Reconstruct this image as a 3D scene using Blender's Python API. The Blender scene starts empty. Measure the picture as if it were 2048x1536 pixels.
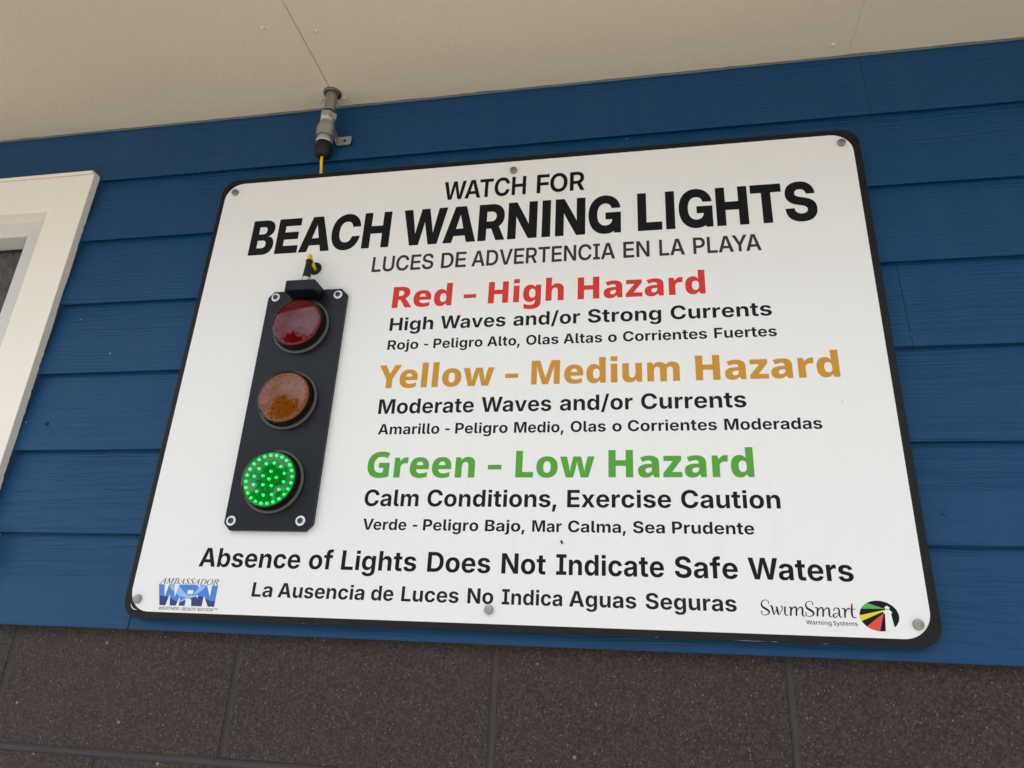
import bpy, bmesh, math, random
from mathutils import Vector, Matrix, noise

random.seed(7)
scene = bpy.context.scene
C = scene.collection

# ------------------------------------------------------------------ camera
# wall runs along X, the viewer stands at negative Y; front of the sign is Y = 0
EYE = 1.62                       # height of the lens above the ground
DIST = 1.09394                   # distance from the front of the sign
cam = bpy.data.cameras.new('camera')
cam.sensor_width = 36.0
cam.sensor_fit = 'HORIZONTAL'
cam.lens = 25.33622
cam.clip_start = 0.02
cam.clip_end = 2000.0
camo = bpy.data.objects.new('camera', cam)
camo.location = (0.0, -DIST, EYE)
camo.rotation_euler = (1.9581790671858605, -0.04642384136902725, 0.17958623356369952)
C.objects.link(camo)
scene.camera = camo

# ------------------------------------------------------------------ sky, sun, exposure
SUN_EL, SUN_AZ = math.radians(47.0), math.radians(252.0)   # azimuth measured from +Y, clockwise: to the left, in front of the wall
CLOUD_OFFSET = (3.1, 1.7, 0.5)
SKY_STRENGTH, SUN_STRENGTH, EXPOSURE = 0.10, 2.9, 0.67
world = bpy.data.worlds.new('World')
scene.world = world
world.use_nodes = True
wt = world.node_tree
wt.nodes.clear()
w_out = wt.nodes.new('ShaderNodeOutputWorld')
w_bg = wt.nodes.new('ShaderNodeBackground')
w_sky = wt.nodes.new('ShaderNodeTexSky')
w_sky.sky_type = 'NISHITA'
w_sky.sun_disc = False
w_sky.sun_elevation = SUN_EL
w_sky.sun_rotation = SUN_AZ
w_sky.air_density = 1.0
w_sky.dust_density = 2.0
w_co = wt.nodes.new('ShaderNodeTexCoord')
w_sep = wt.nodes.new('ShaderNodeSeparateXYZ')
wt.links.new(w_co.outputs['Generated'], w_sep.inputs[0])
w_z = wt.nodes.new('ShaderNodeMath'); w_z.operation = 'ADD'; w_z.inputs[1].default_value = 0.18
wt.links.new(w_sep.outputs['Z'], w_z.inputs[0])
w_div = wt.nodes.new('ShaderNodeVectorMath'); w_div.operation = 'DIVIDE'
w_cmb = wt.nodes.new('ShaderNodeCombineXYZ')
for k in range(3):
    wt.links.new(w_z.outputs[0], w_cmb.inputs[k])
wt.links.new(w_co.outputs['Generated'], w_div.inputs[0])
wt.links.new(w_cmb.outputs[0], w_div.inputs[1])
w_n = wt.nodes.new('ShaderNodeTexNoise')
w_n.inputs['Scale'].default_value = 1.3
w_n.inputs['Detail'].default_value = 8.0
w_n.inputs['Roughness'].default_value = 0.58
w_off = wt.nodes.new('ShaderNodeVectorMath'); w_off.operation = 'ADD'
w_off.inputs[1].default_value = CLOUD_OFFSET
wt.links.new(w_div.outputs[0], w_off.inputs[0])
wt.links.new(w_off.outputs[0], w_n.inputs['Vector'])
w_r = wt.nodes.new('ShaderNodeValToRGB')
w_r.color_ramp.elements[0].position = 0.36
w_r.color_ramp.elements[1].position = 0.58
wt.links.new(w_n.outputs['Fac'], w_r.inputs[0])
w_mix = wt.nodes.new('ShaderNodeMix'); w_mix.data_type = 'RGBA'
# clouds are brighter towards the veiled sun
w_dot = wt.nodes.new('ShaderNodeVectorMath'); w_dot.operation = 'DOT_PRODUCT'
wt.links.new(w_co.outputs['Generated'], w_dot.inputs[0])
w_dot.inputs[1].default_value = (math.sin(SUN_AZ), math.cos(SUN_AZ), 0.35)
w_pow = wt.nodes.new('ShaderNodeMapRange')
w_pow.inputs['From Min'].default_value = -0.9; w_pow.inputs['From Max'].default_value = 1.0
w_pow.inputs['To Min'].default_value = 0.12; w_pow.inputs['To Max'].default_value = 2.35
wt.links.new(w_dot.outputs['Value'], w_pow.inputs['Value'])
w_cl = wt.nodes.new('ShaderNodeVectorMath'); w_cl.operation = 'SCALE'
w_cl.inputs[0].default_value = (7.4, 8.1, 8.9)               # cloud, in the units of the sky
wt.links.new(w_pow.outputs['Result'], w_cl.inputs['Scale'])
wt.links.new(w_cl.outputs['Vector'], w_mix.inputs['B'])
wt.links.new(w_r.outputs['Color'], w_mix.inputs['Factor'])
wt.links.new(w_sky.outputs[0], w_mix.inputs['A'])
wt.links.new(w_mix.outputs['Result'], w_bg.inputs['Color'])
w_bg.inputs['Strength'].default_value = SKY_STRENGTH
wt.links.new(w_bg.outputs[0], w_out.inputs[0])

sun = bpy.data.lights.new('sun', 'SUN')
sun.energy = SUN_STRENGTH
sun.angle = math.radians(22.0)            # thin cloud in front of the sun
sun.color = (1.0, 0.97, 0.92)
suno = bpy.data.objects.new('sun', sun)
sd = Vector((math.sin(SUN_AZ) * math.cos(SUN_EL), math.cos(SUN_AZ) * math.cos(SUN_EL), math.sin(SUN_EL)))
suno.rotation_euler = (-sd).to_track_quat('-Z', 'Y').to_euler()
suno.location = (-6, -12, 9)
C.objects.link(suno)

scene.view_settings.view_transform = 'Standard'
scene.view_settings.look = 'None'
scene.view_settings.exposure = EXPOSURE
scene.view_settings.gamma = 1.0
scene.view_settings.use_curve_mapping = False
scene.cycles.max_bounces = 10
scene.cycles.transparent_max_bounces = 12

# ------------------------------------------------------------------ traced artwork
# letter outlines: (style, letter) -> contours, each "x y" quadratic-spline points (thousandths of an em), off-curve points marked "*"
GLYPHS = {
'WW':'204,0 9,728 167,728 254,364 259,342 264,319 268,296 273,273 277,250 282,227 286,204 290,181 293,166 296,181 301,204 305,227 310,250 315,273 320,296 325,319 330,342 335,364 426,728 578,728 668,364 674,342 679,319 684,296 689,273 694,250 699,227 703,204 708,181 711,168 713,181 717,204 722,227 726,250 731,273 736,296 740,319 745,342 750,364 836,728 995,728 799,0 633,0 531,394 525,418 519,444 513,471 508,499 502,528 502,528 496,499 491,471 485,445 479,419 473,394 371,0',
'WA':'9,0 263,728 454,728 710,0 546,0 493,162 223,162 169,0|454,280 430,356 419,391 408,426 398,462 387,499 376,538 364,579 359,599 353,579 342,538 330,499 320,462 309,426 298,391 287,356 262,280',
'WT':'25,602 25,728 616,728 616,602 395,602 395,0 247,0 247,602',
'WC':'378,-11 279,-11* 124,79* 35,247* 35,363 35,480* 124,648* 279,739* 378,739 441,739* 550,702* 634,632* 688,535* 696,473 547,473 540,505* 511,555* 468,590* 413,608* 380,608 319,608* 231,548* 184,439* 184,363 184,288* 231,179* 319,120* 380,120 413,120* 467,137* 511,172* 540,222* 547,253 696,253 688,195* 635,98* 552,27* 443,-11*',
'WH':'57,0 57,728 205,728 205,434 519,434 519,728 667,728 667,0 519,0 519,308 205,308 205,0',
'WF':'57,0 57,728 556,728 556,602 205,602 205,415 530,415 530,293 205,293 205,0',
'WO':'376,-11 279,-11* 124,80* 35,248* 35,363 35,480* 124,648* 279,739* 376,739 474,739* 628,648* 718,480* 718,363 718,247* 628,79* 474,-11*|376,120 433,120* 520,176* 569,285* 569,363 569,442* 520,551* 433,608* 376,608 320,608* 233,551* 184,442* 184,363 184,285* 233,177* 320,120*',
'WR':'57,0 58,728 346,728 386,726 423,720 456,711 487,698 515,682 540,663 561,641 579,616 593,588 603,558 609,525 611,490 608,455 602,423 592,393 577,366 559,341 537,319 512,300 483,285 480,284 629,0 468,0 337,256 205,256 205,0|205,376 333,376 353,377 372,379 389,384 404,390 418,397 430,406 440,417 449,429 455,442 460,457 463,473 464,490 463,507 460,523 455,538 449,551 440,563 430,574 418,583 404,591 388,597 372,601 353,604 333,604 205,604',
'TB':'44,0 44,728 352,728 433,728* 545,681* 603,598* 603,544 603,502* 569,435* 507,391* 465,382 465,381 511,379* 585,334* 628,257* 628,206 628,146* 569,53* 456,0* 376,0|225,142 343,142 387,142* 437,184* 437,221 437,245* 414,281* 373,301* 344,301 225,301|225,435 333,435 358,435* 396,453* 416,488* 416,510 416,545* 371,586* 333,586 225,586',
'TE':'44,0 44,728 594,728 594,569 230,569 230,441 566,441 566,288 230,288 230,158 594,158 594,0',
'TA':'1,0 249,728 497,728 747,0 538,0 498,132 246,132 205,0|454,277 446,305 434,347 421,390 409,432 397,474 385,517 374,559 362,517 350,474 338,432 325,390 312,347 300,305 291,277',
'TC':'374,-12 275,-12* 115,77* 23,244* 23,363 23,483* 115,651* 275,739* 374,739 442,739* 557,699* 644,626* 699,522* 707,459 518,459 513,487* 489,531* 453,561* 406,577* 377,577 324,577* 250,526* 211,431* 211,363 211,297* 250,201* 324,151* 377,151 406,151* 452,166* 489,197* 513,240* 519,268 707,268 698,204* 644,102* 556,28* 442,-12*',
'TH':'44,0 44,728 230,728 230,449 494,449 494,728 680,728 680,0 494,0 494,291 230,291 230,0',
'TW':'195,0 1,728 203,728 270,421 275,395 280,370 285,345 290,319 295,294 300,268 304,243 307,228 310,243 315,268 320,294 326,319 331,345 337,370 342,395 348,421 420,728 604,728 676,421 682,395 688,370 693,345 699,319 704,294 709,268 714,243 717,229 720,243 724,268 729,294 734,319 739,345 744,370 749,395 754,421 821,728 1023,728 829,0 623,0 534,355 529,376 524,399 519,424 514,451 512,458 511,451 506,424 500,399 495,376 490,355 401,0',
'TR':'44,0 44,728 347,728 389,726 427,720 462,710 495,697 524,680 550,660 572,637 591,611 606,582 616,550 623,515 625,478 623,442 616,409 605,378 590,349 570,324 547,301 520,282 508,275 645,0 450,0 335,236 230,236 230,0|230,382 334,382 350,383 365,385 379,389 392,394 403,401 413,408 422,417 429,428 435,439 439,451 442,464 443,478 442,493 439,506 435,518 429,529 422,539 413,548 403,556 392,563 379,568 365,572 350,574 334,575 230,575',
'TN':'44,0 44,728 236,728 431,415 437,405 443,394 451,380 459,366 468,350 477,334 487,317 496,299 506,282 506,281 506,291 505,314 505,337 505,360 504,381 504,400 504,417 504,432 504,728 690,728 690,0 498,0 318,288 311,300 302,314 293,330 283,347 272,366 261,386 249,407 237,429 228,446 228,434 229,411 229,388 230,367 230,348 230,330 230,314 230,300 230,288 230,0',
'TI':'59,0 59,728 247,728 247,0',
'TG':'377,-12 325,-9 277,0 232,14 191,34 153,60 120,90 91,125 67,165 48,209 34,257 26,308 23,363 26,421 35,474 49,523 69,567 95,607 124,641 157,671 195,695 236,715 280,728 325,737 374,739 406,738 437,735 467,729 496,721 524,711 550,698 575,684 598,668 619,650 638,630 655,608 670,585 683,561 692,535 699,508 703,479 513,479 511,490 507,500 503,510 498,520 492,529 486,537 479,544 471,551 462,557 452,562 442,566 431,570 420,573 408,575 394,577 381,577 355,575 330,571 308,563 288,552 271,538 255,521 242,501 231,479 222,454 216,426 212,396 211,363 212,331 216,301 222,273 231,248 242,226 256,206 271,190 289,176 310,165 332,157 357,152 383,151 405,151 425,154 443,159 460,165 475,174 489,183 500,194 509,207 517,220 522,235 525,251 526,265 386,265 386,400 709,400 709,299 708,282 708,0 562,0 562,34 550,27 512,10 470,-2 425,-9',
'TL':'44,0 44,728 230,728 230,158 549,158 549,0',
'TT':'20,569 20,728 629,728 629,569 418,569 418,0 232,0 232,569',
'TS':'339,-12 241,-12* 104,47* 32,160* 32,241 209,241 211,209* 243,162* 302,137* 341,137 377,137* 429,155* 458,188* 458,210 458,229* 432,259* 378,280* 335,289 262,303 156,324* 46,430* 46,510 46,579* 119,682* 250,739* 337,739 425,739* 553,682* 624,575* 627,499 455,499 451,542* 389,591* 340,591 309,591* 261,572* 233,540* 233,519 233,500* 257,473* 307,453* 347,445 409,433 470,421* 559,385* 616,334* 643,266* 643,224 643,149* 571,44* 435,-12*',
'LL':'61,0 61,728 198,728 198,118 529,118 529,0',
'LU':'355,-11 266,-11* 132,56* 59,175* 59,252 59,728 195,728 195,264 195,219* 234,149* 306,109* 356,109 405,109* 477,149* 516,219* 516,264 516,728 652,728 652,253 652,175* 578,56* 445,-11*',
'LC':'379,-11 280,-11* 125,80* 37,248* 37,363 37,479* 125,648* 280,739* 379,739 441,739* 548,702* 631,634* 684,537* 693,477 554,477 547,510* 517,562* 471,598* 414,616* 380,616 317,616* 225,554* 175,441* 175,363 175,286* 225,173* 317,111* 380,111 414,111* 471,130* 516,165* 547,217* 554,250 693,250 685,192* 632,96* 549,26* 442,-11*',
'LE':'61,0 61,728 565,728 565,610 198,610 198,426 538,426 538,311 198,311 198,118 566,118 566,0',
'LS':'327,-12 237,-12* 108,46* 38,156* 37,234 171,234 173,192* 211,134* 280,104* 327,104 371,104* 436,128* 472,174* 472,204 472,229* 444,266* 386,293* 340,303 262,321 157,345* 53,443* 53,521 53,586* 121,684* 243,739* 323,739 405,739* 524,683* 591,580* 593,510 462,510 458,563* 384,624* 323,624 284,624* 224,599* 191,556* 191,528 191,503* 219,468* 276,443* 319,433 390,416 444,404* 526,368* 581,318* 609,252* 609,211 609,143* 541,43* 414,-12*',
'LD':'311,0 198,0 198,0 179,0 125,0 61,0 61,728 198,728 198,728 315,728 368,725 416,717 462,703 503,684 540,659 573,630 601,597 624,558 643,515 656,469 664,419 667,364 664,310 656,260 643,213 624,170 601,132 572,98 540,69 502,44 460,25 414,11 365,3|198,117 304,117 340,119 373,125 403,133 430,146 453,162 473,181 491,203 504,229 515,259 523,291 528,326 529,364 528,403 523,438 515,470 504,499 491,525 474,547 454,566 430,582 404,594 375,603 342,608 306,610 198,610',
'LA':'10,0 266,728 442,728 699,0 547,0 491,169 216,169 159,0|454,281 425,370 415,403 404,436 394,470 383,506 372,543 361,583 354,607 347,583 335,543 325,506 314,470 304,436 293,402 283,370 253,281',
'LV':'268,0 10,728 160,728 285,357 295,326 305,294 315,259 326,223 337,185 349,144 356,122 362,145 374,185 385,223 395,259 405,294 415,326 425,357 546,728 694,728 442,0',
'LR':'61,0 61,728 345,728 385,726 421,720 455,711 485,699 513,683 537,664 558,642 575,617 589,590 599,560 605,527 607,493 605,458 599,426 588,397 574,370 556,345 534,324 509,305 481,289 473,286 624,0 474,0 338,261 338,261 198,261 198,0|198,374 334,374 355,375 374,377 392,382 408,388 422,396 435,406 445,417 454,429 461,443 466,459 469,475 470,493 469,511 466,527 461,542 454,556 445,569 434,580 422,589 408,598 392,604 374,608 355,611 334,612 198,612',
'LT':'26,610 26,728 612,728 612,610 388,610 388,0 250,0 250,610',
'LN':'61,0 61,728 209,728 455,336 462,326 468,315 476,302 484,289 492,274 501,258 510,242 519,226 528,209 536,194 535,207 534,228 534,248 533,268 533,287 532,306 532,322 532,336 532,349 532,728 670,728 670,0 521,0 299,353 291,365 283,379 274,394 264,410 254,427 244,446 232,465 221,486 209,508 196,531 194,534 195,517 196,493 197,470 197,449 198,429 198,410 199,393 199,378 199,365 199,354 199,0',
'LI':'34,0 34,114 132,114 132,614 34,614 34,728 367,728 367,614 269,614 269,114 367,114 367,0',
'LP':'61,0 61,728 341,728 380,726 417,720 450,711 481,698 509,682 533,663 554,641 571,616 585,588 595,558 601,526 603,491 601,456 595,424 585,394 571,366 553,341 532,319 507,299 480,283 449,270 415,261 378,256 339,254 198,254 198,0|198,370 330,370 351,371 370,373 388,378 404,385 418,393 430,403 441,414 450,427 457,441 462,456 465,473 466,491 465,509 462,525 457,541 450,555 441,568 430,579 418,588 404,597 388,603 370,608 351,611 330,611 198,611',
'LY':'279,0 279,278 10,728 168,728 296,504 305,488 314,472 323,457 331,441 340,425 347,409 355,425 363,441 371,457 380,473 388,488 397,504 522,728 680,728 414,278 414,0',
'VR':'80,0 80,714 309,714 404,714* 531,666* 595,574* 595,504 595,459* 564,387* 508,332* 471,312 677,0 475,0 320,265 258,265 258,0|258,400 304,400 355,400* 415,443* 415,496 415,522* 392,559* 344,578* 305,578 258,578',
'Ve':'330,-10 247,-10* 118,49* 44,175* 44,272 44,370* 111,498* 232,561* 312,561 391,561* 505,504* 567,392* 567,309 567,229 222,229 224,179* 289,117* 350,117 402,117* 487,137* 533,158 533,30 492,10* 400,-10*|226,341 406,341 406,383* 361,439* 317,439 279,439* 230,391*',
'Vd':'243,-10 156,-10* 44,135* 44,275 44,416* 158,561* 250,561 306,561* 375,515* 398,480 402,480 398,500* 393,570* 393,602 393,760 570,760 570,0 437,0 400,70 393,70 373,37* 301,-10*|312,130 364,130* 406,193* 407,258 407,273 407,343* 366,418* 310,418 271,418* 222,345* 222,272 222,199* 271,130*',
'V-':'20,214 20,340 340,340 340,214',
'VH':'80,0 80,714 259,714 259,444 504,444 504,714 682,714 682,0 504,0 504,297 259,297 259,0',
'Vi':'70,0 70,551 246,551 246,0|70,630 70,770 246,770 246,630',
'Vg':'283,-240 217,-240* 116,-226* 71,-208 71,-60 119,-81* 211,-102* 275,-102 334,-102* 394,-54* 394,-10 394,2 394,14* 397,52* 400,70 394,70 374,36* 302,-10* 245,-10 155,-10* 44,136* 44,275 44,413* 157,561* 248,561 305,561* 378,516* 401,482 405,482 419,551 570,551 570,-2 570,-80* 508,-185* 381,-240*|314,127 339,127* 375,143* 397,174* 407,222* 407,255 407,277 407,325* 390,390* 348,423* 311,423 267,423* 223,346* 223,272 223,196* 268,127*',
'Vh':'69,0 69,760 245,760 245,635 245,580* 239,503* 237,482 246,482 264,510* 310,545* 367,560* 400,560 456,560* 544,519* 596,430* 596,358 596,0 419,0 419,308 419,364* 383,422* 345,422 288,422* 245,332* 245,248 245,0',
'Va':'206,-10 133,-10* 37,76* 37,166 37,254* 161,341* 280,345 372,348 372,359 372,401* 333,435* 298,435 264,435* 185,411* 145,394 94,511 140,535* 257,560* 329,560 433,560* 547,459* 547,363 547,0 425,0 391,73 387,73 364,44* 315,7* 251,-10*|278,116 318,116* 373,164* 373,205 373,249 323,247 264,245* 216,208* 216,175 216,145* 250,116*',
'Vz':'26,0 26,102 264,416 40,416 40,551 464,551 464,440 236,135 475,135 475,0',
'Vr':'69,0 69,551 201,551 228,461 236,461 259,502* 342,561* 390,561 406,561* 440,557* 449,555 433,389 423,391* 393,395* 369,395 343,395* 285,377* 245,325* 245,274 245,0',
'AH':'62,0 62,728 215,728 215,435 526,435 526,728 679,728 679,0 526,0 526,308 215,308 215,0',
'Ai':'59,0 59,539 208,539 208,0|59,601 59,728 208,728 208,601',
'Ag':'303,-215 233,-215* 131,-178* 68,-114* 58,-72 190,-46 196,-62* 224,-89* 270,-107* 303,-107 357,-107* 419,-54* 419,-1 419,95 409,95 399,71* 359,30* 300,6* 258,6 196,6* 95,66* 37,184* 37,271 37,361* 96,483* 197,547* 258,547 301,547* 362,519* 403,475* 414,451 419,451 419,539 566,539 566,9 566,-67* 499,-166* 380,-215*|304,120 341,120* 393,157* 420,225* 420,272 420,319* 393,389* 341,428* 304,428 267,428* 216,389* 189,319* 189,272 189,225* 216,157* 268,120*',
'Ah':'208,309 208,0 59,0 59,728 206,728 206,440 219,464 237,488 257,509 281,526 308,537 338,545 371,547 398,545 424,541 448,533 469,522 489,509 507,492 522,473 534,452 544,428 552,401 556,373 557,342 557,0 408,0 408,315 406,339 401,360 393,378 382,393 368,406 352,414 333,420 311,421 297,421 283,418 270,414 258,408 247,401 237,392 229,382 222,370 216,357 212,342 209,326',
'AW':'215,0 19,728 186,728 268,375 274,351 278,328 283,303 288,278 292,253 296,228 300,202 305,177 308,159 311,177 315,202 320,228 324,253 329,278 334,303 339,328 344,351 350,375 437,728 595,728 682,375 687,351 692,328 697,303 702,278 707,253 712,228 716,202 721,177 724,160 726,177 731,202 735,228 739,253 744,278 748,303 753,328 758,351 763,375 845,728 1012,728 817,0 643,0 547,372 540,402 533,434 527,466 521,500 515,535 515,536 510,502 505,468 499,436 492,404 485,372 388,0',
'Aa':'213,-10 161,-10* 79,26* 32,97* 32,151 32,196* 65,257* 123,294* 196,313* 237,317 284,322* 341,330* 368,348* 368,365 368,368 368,390* 348,420* 311,437* 284,437 257,437* 216,420* 191,392* 186,374 48,391 59,440* 123,510* 222,547* 286,547 332,547* 416,525* 480,480* 517,411* 517,364 517,0 374,0 374,75 370,75 357,49* 313,11* 253,-10*|255,94 289,94* 340,120* 369,165* 369,193 369,250 362,246* 338,238* 308,232* 277,228* 264,226 237,222* 197,205* 175,177* 175,156 175,136* 196,108* 232,94*',
'Av':'211,0 13,539 171,539 259,265 267,239 275,213 282,187 288,160 295,134 298,121 301,134 307,160 313,187 320,213 328,239 335,265 423,539 579,539 381,0',
'Ae':'304,-11 265,-9 227,-2 193,8 162,23 133,42 108,65 87,91 69,120 55,153 45,188 39,226 37,267 39,308 45,345 55,381 69,413 87,443 108,469 132,492 160,512 191,527 224,538 260,545 298,547 325,546 351,543 375,537 399,529 422,519 443,507 463,493 481,477 497,459 512,438 524,415 535,391 544,364 550,336 553,305 554,272 554,231 184,231 185,218 188,198 192,180 199,164 207,149 217,136 229,126 242,117 257,110 272,105 289,102 307,101 320,101 332,103 343,105 354,108 364,112 373,117 382,123 390,130 397,137 403,145 408,154 412,164 547,145 539,122 529,101 517,81 501,63 484,47 464,32 442,19 418,9 392,0 365,-6 335,-10|185,324 411,324 409,339 405,356 400,372 392,386 384,399 373,409 361,418 348,426 333,431 317,434 299,435 282,434 265,431 250,426 237,418 225,409 214,398 205,386 197,372 191,357 187,341',
'As':'277,-11 211,-11* 107,28* 43,101* 35,153 176,171 185,135* 236,97* 280,97 321,97* 368,128* 368,151 368,172* 333,198* 299,205 205,224 127,240* 48,317* 48,379 48,431* 105,506* 208,547* 277,547 343,547* 439,509* 498,441* 506,394 372,376 365,405* 318,441* 280,441 244,441* 198,411* 198,387 198,367* 229,340* 265,332 364,313 443,297* 520,225* 520,167 520,113* 458,33* 348,-11*',
'An':'208,309 208,0 59,0 59,539 201,539 203,433 203,435 219,464 237,488 257,509 281,526 308,537 338,545 371,547 398,545 424,541 447,533 469,522 489,509 506,492 521,473 534,452 544,428 551,401 556,373 557,342 557,0 408,0 408,315 406,339 401,360 393,378 382,393 368,406 352,414 333,420 311,421 297,421 283,418 270,414 258,408 247,401 237,392 229,382 222,370 216,357 212,342 209,326',
'Ad':'259,-9 195,-9* 94,56* 37,180* 37,269 37,360* 96,483* 197,547* 258,547 301,547* 361,519* 401,475* 412,452 416,452 416,728 565,728 565,0 418,0 418,86 413,86 401,62* 361,18* 301,-9*|304,110 340,110* 392,150* 420,222* 420,269 420,318* 392,388* 340,427* 304,427 267,427* 216,388* 189,317* 189,269 189,222* 216,150* 267,110*',
'A/':'374,762 140,-109 10,-109 245,762',
'Ao':'304,-11 222,-11* 102,59* 37,184* 37,268 37,352* 102,477* 222,547* 304,547 386,547* 505,477* 571,352* 571,268 571,184* 505,59* 386,-11*|304,107 341,107* 392,148* 419,221* 419,268 419,316* 392,388* 341,429* 304,429 266,429* 215,388* 189,316* 189,268 189,221* 215,148* 266,107*',
'Ar':'59,0 59,539 204,539 204,445 209,445 223,495* 291,546* 338,546 350,546* 375,543* 385,541 385,410 375,413* 338,416* 321,416 289,416* 238,388* 208,337* 208,302 208,0',
'AS':'333,-11 244,-11* 113,44* 41,152* 39,230 187,230 190,193* 227,143* 290,117* 332,117 371,117* 430,140* 463,181* 463,208 463,232* 434,265* 379,289* 337,299 259,318 163,340* 57,438* 57,517 57,583* 128,683* 253,738* 333,738 415,738* 536,682* 604,582* 605,515 458,515 454,560* 388,610* 332,610 295,610* 242,589* 213,551* 213,527 213,501* 244,467* 297,445* 331,437 397,421 446,410* 527,375* 585,323* 616,254* 616,210 616,142* 549,43* 422,-11*',
'At':'339,539 339,425 237,425 237,161 238,149 240,139 243,131 248,124 255,119 263,115 274,113 286,112 291,112 297,113 304,113 311,114 318,115 325,115 330,116 335,117 351,4 340,2 328,-1 316,-2 304,-4 292,-5 280,-5 268,-6 257,-6 218,-4 183,4 154,16 130,33 112,54 98,80 90,111 87,146 87,425 10,425 10,539 87,539 87,671 237,671 237,539',
'AC':'382,-10 285,-10* 130,78* 42,246* 42,363 42,482* 131,649* 285,738* 382,738 445,738* 553,702* 637,635* 690,537* 698,476 543,476 538,506* 511,553* 469,585* 416,602* 385,602 328,602* 243,546* 197,439* 197,363 197,287* 244,180* 328,125* 385,125 416,125* 469,142* 510,175* 538,222* 544,251 699,251 692,199* 643,104* 561,31* 451,-10*',
'Au':'245,-8 218,-6 193,-2 169,6 147,17 127,30 110,47 95,66 82,87 72,112 65,138 60,167 59,197 59,539 208,539 208,224 210,200 215,179 223,161 234,146 248,134 265,125 284,119 305,118 320,119 334,121 346,125 358,131 369,138 379,147 387,157 395,169 400,182 405,197 407,213 408,230 408,539 557,539 557,0 415,0 414,106 413,104 397,75 380,51 359,30 335,14 308,2 279,-5',
'AR':'62,0 62,728 349,728 389,726 426,720 460,711 491,698 518,682 542,663 563,641 580,615 594,587 604,557 610,525 612,490 610,455 604,422 594,392 580,365 562,340 541,319 516,300 488,285 483,283 636,0 468,0 332,257 215,257 215,0|215,380 325,380 346,381 365,383 382,387 397,393 411,400 423,408 433,418 441,430 447,442 452,457 455,472 456,490 455,507 452,523 447,537 441,550 433,562 423,572 411,581 397,588 382,594 365,598 346,601 325,602 215,602',
'Aj':'59,539 209,539 209,-30 209,-91* 161,-168* 72,-204* 9,-204 -27,-204 -27,-87 -5,-87 30,-87* 59,-56* 59,-25|59,601 59,728 209,728 209,601',
'A-':'488,355 488,236 157,236 157,355',
'AP':'62,0 62,728 348,728 388,726 425,720 459,710 490,696 517,679 542,659 562,636 580,610 593,582 603,551 609,518 611,483 609,447 603,414 593,383 579,355 562,329 541,306 516,286 488,269 457,256 423,246 385,241 345,239 215,239 215,0|215,363 324,363 345,364 364,367 381,371 397,378 410,386 422,396 432,407 440,420 447,434 451,449 454,465 455,482 454,500 451,516 447,531 440,545 432,558 422,569 410,578 397,587 381,593 364,598 345,600 324,601 215,601',
'Al':'225,-3 139,-3* 59,68* 59,142 59,728 208,728 208,161 208,136* 227,114* 249,114 259,114* 272,115* 276,116 295,7 283,4* 247,-3*',
'AA':'19,0 269,728 469,728 723,0 553,0 499,164 240,164 187,0|460,284 439,347 429,382 418,419 407,458 396,497 385,539 373,582 368,604 362,581 351,538 341,497 330,457 320,419 309,382 299,347 279,284',
'A,':'29,-185 70,113 218,113 131,-185',
'AO':'383,-10 286,-10* 131,78* 42,246* 42,363 42,482* 131,649* 286,738* 383,738 480,738* 634,649* 724,482* 724,363 724,245* 634,78* 480,-10*|383,125 439,125* 522,180* 569,287* 569,363 569,441* 522,547* 439,602* 383,602 327,602* 243,547* 197,440* 197,363 197,287* 243,180* 327,125*',
'AF':'62,0 62,728 549,728 549,600 215,600 215,405 519,405 519,280 215,280 215,0',
'VY':'235,0 235,273 0,714 194,714 325,436 457,714 650,714 414,279 414,0',
'Vl':'69,0 69,760 245,760 245,0',
'Vo':'314,-10 236,-10* 114,57* 44,185* 44,276 44,413* 190,561* 318,561 397,561* 518,495* 588,368* 588,277 588,185* 521,57* 399,-10*|317,122 350,122* 390,157* 409,227* 409,276 409,326* 390,394* 349,428* 316,428 267,428* 223,351* 223,277 223,227* 241,157* 283,122*',
'Vw':'162,0 12,551 186,551 235,328 240,304* 251,240* 260,175* 261,149 264,149 266,168* 274,217* 283,268* 291,308* 293,316 350,551 544,551 598,313 602,294* 614,236* 625,174* 627,149 630,149 632,175* 641,241* 651,305* 657,328 710,551 880,551 728,0 539,0 476,251 470,276* 457,340* 448,398* 446,413 443,413 441,398* 431,340* 418,274* 410,245 348,0',
'VM':'80,0 80,714 319,714 478,196 482,196 640,714 878,714 878,0 714,0 714,332 714,366* 716,441* 720,509* 721,529 717,529 559,0 392,0 232,530 228,530 230,510* 234,443* 238,365* 238,328 238,0',
'Vu':'260,-10 205,-10* 117,32* 67,121* 67,192 67,551 243,551 243,242 243,187* 278,130* 317,130 376,130* 418,219* 418,303 418,551 594,551 594,0 460,0 438,69 428,69 411,41* 358,6* 294,-10*',
'Vm':'69,0 69,551 202,551 228,482 233,482 248,506* 295,541* 358,561* 398,561 459,561* 538,519* 563,482 568,482 595,520* 679,561* 731,561 825,561* 924,465* 924,358 924,0 748,0 748,307 748,370* 711,422* 675,422 624,422* 584,339* 584,264 584,0 408,0 408,307 408,368* 373,422* 337,422 301,422* 261,381* 245,303* 245,247 245,0',
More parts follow.
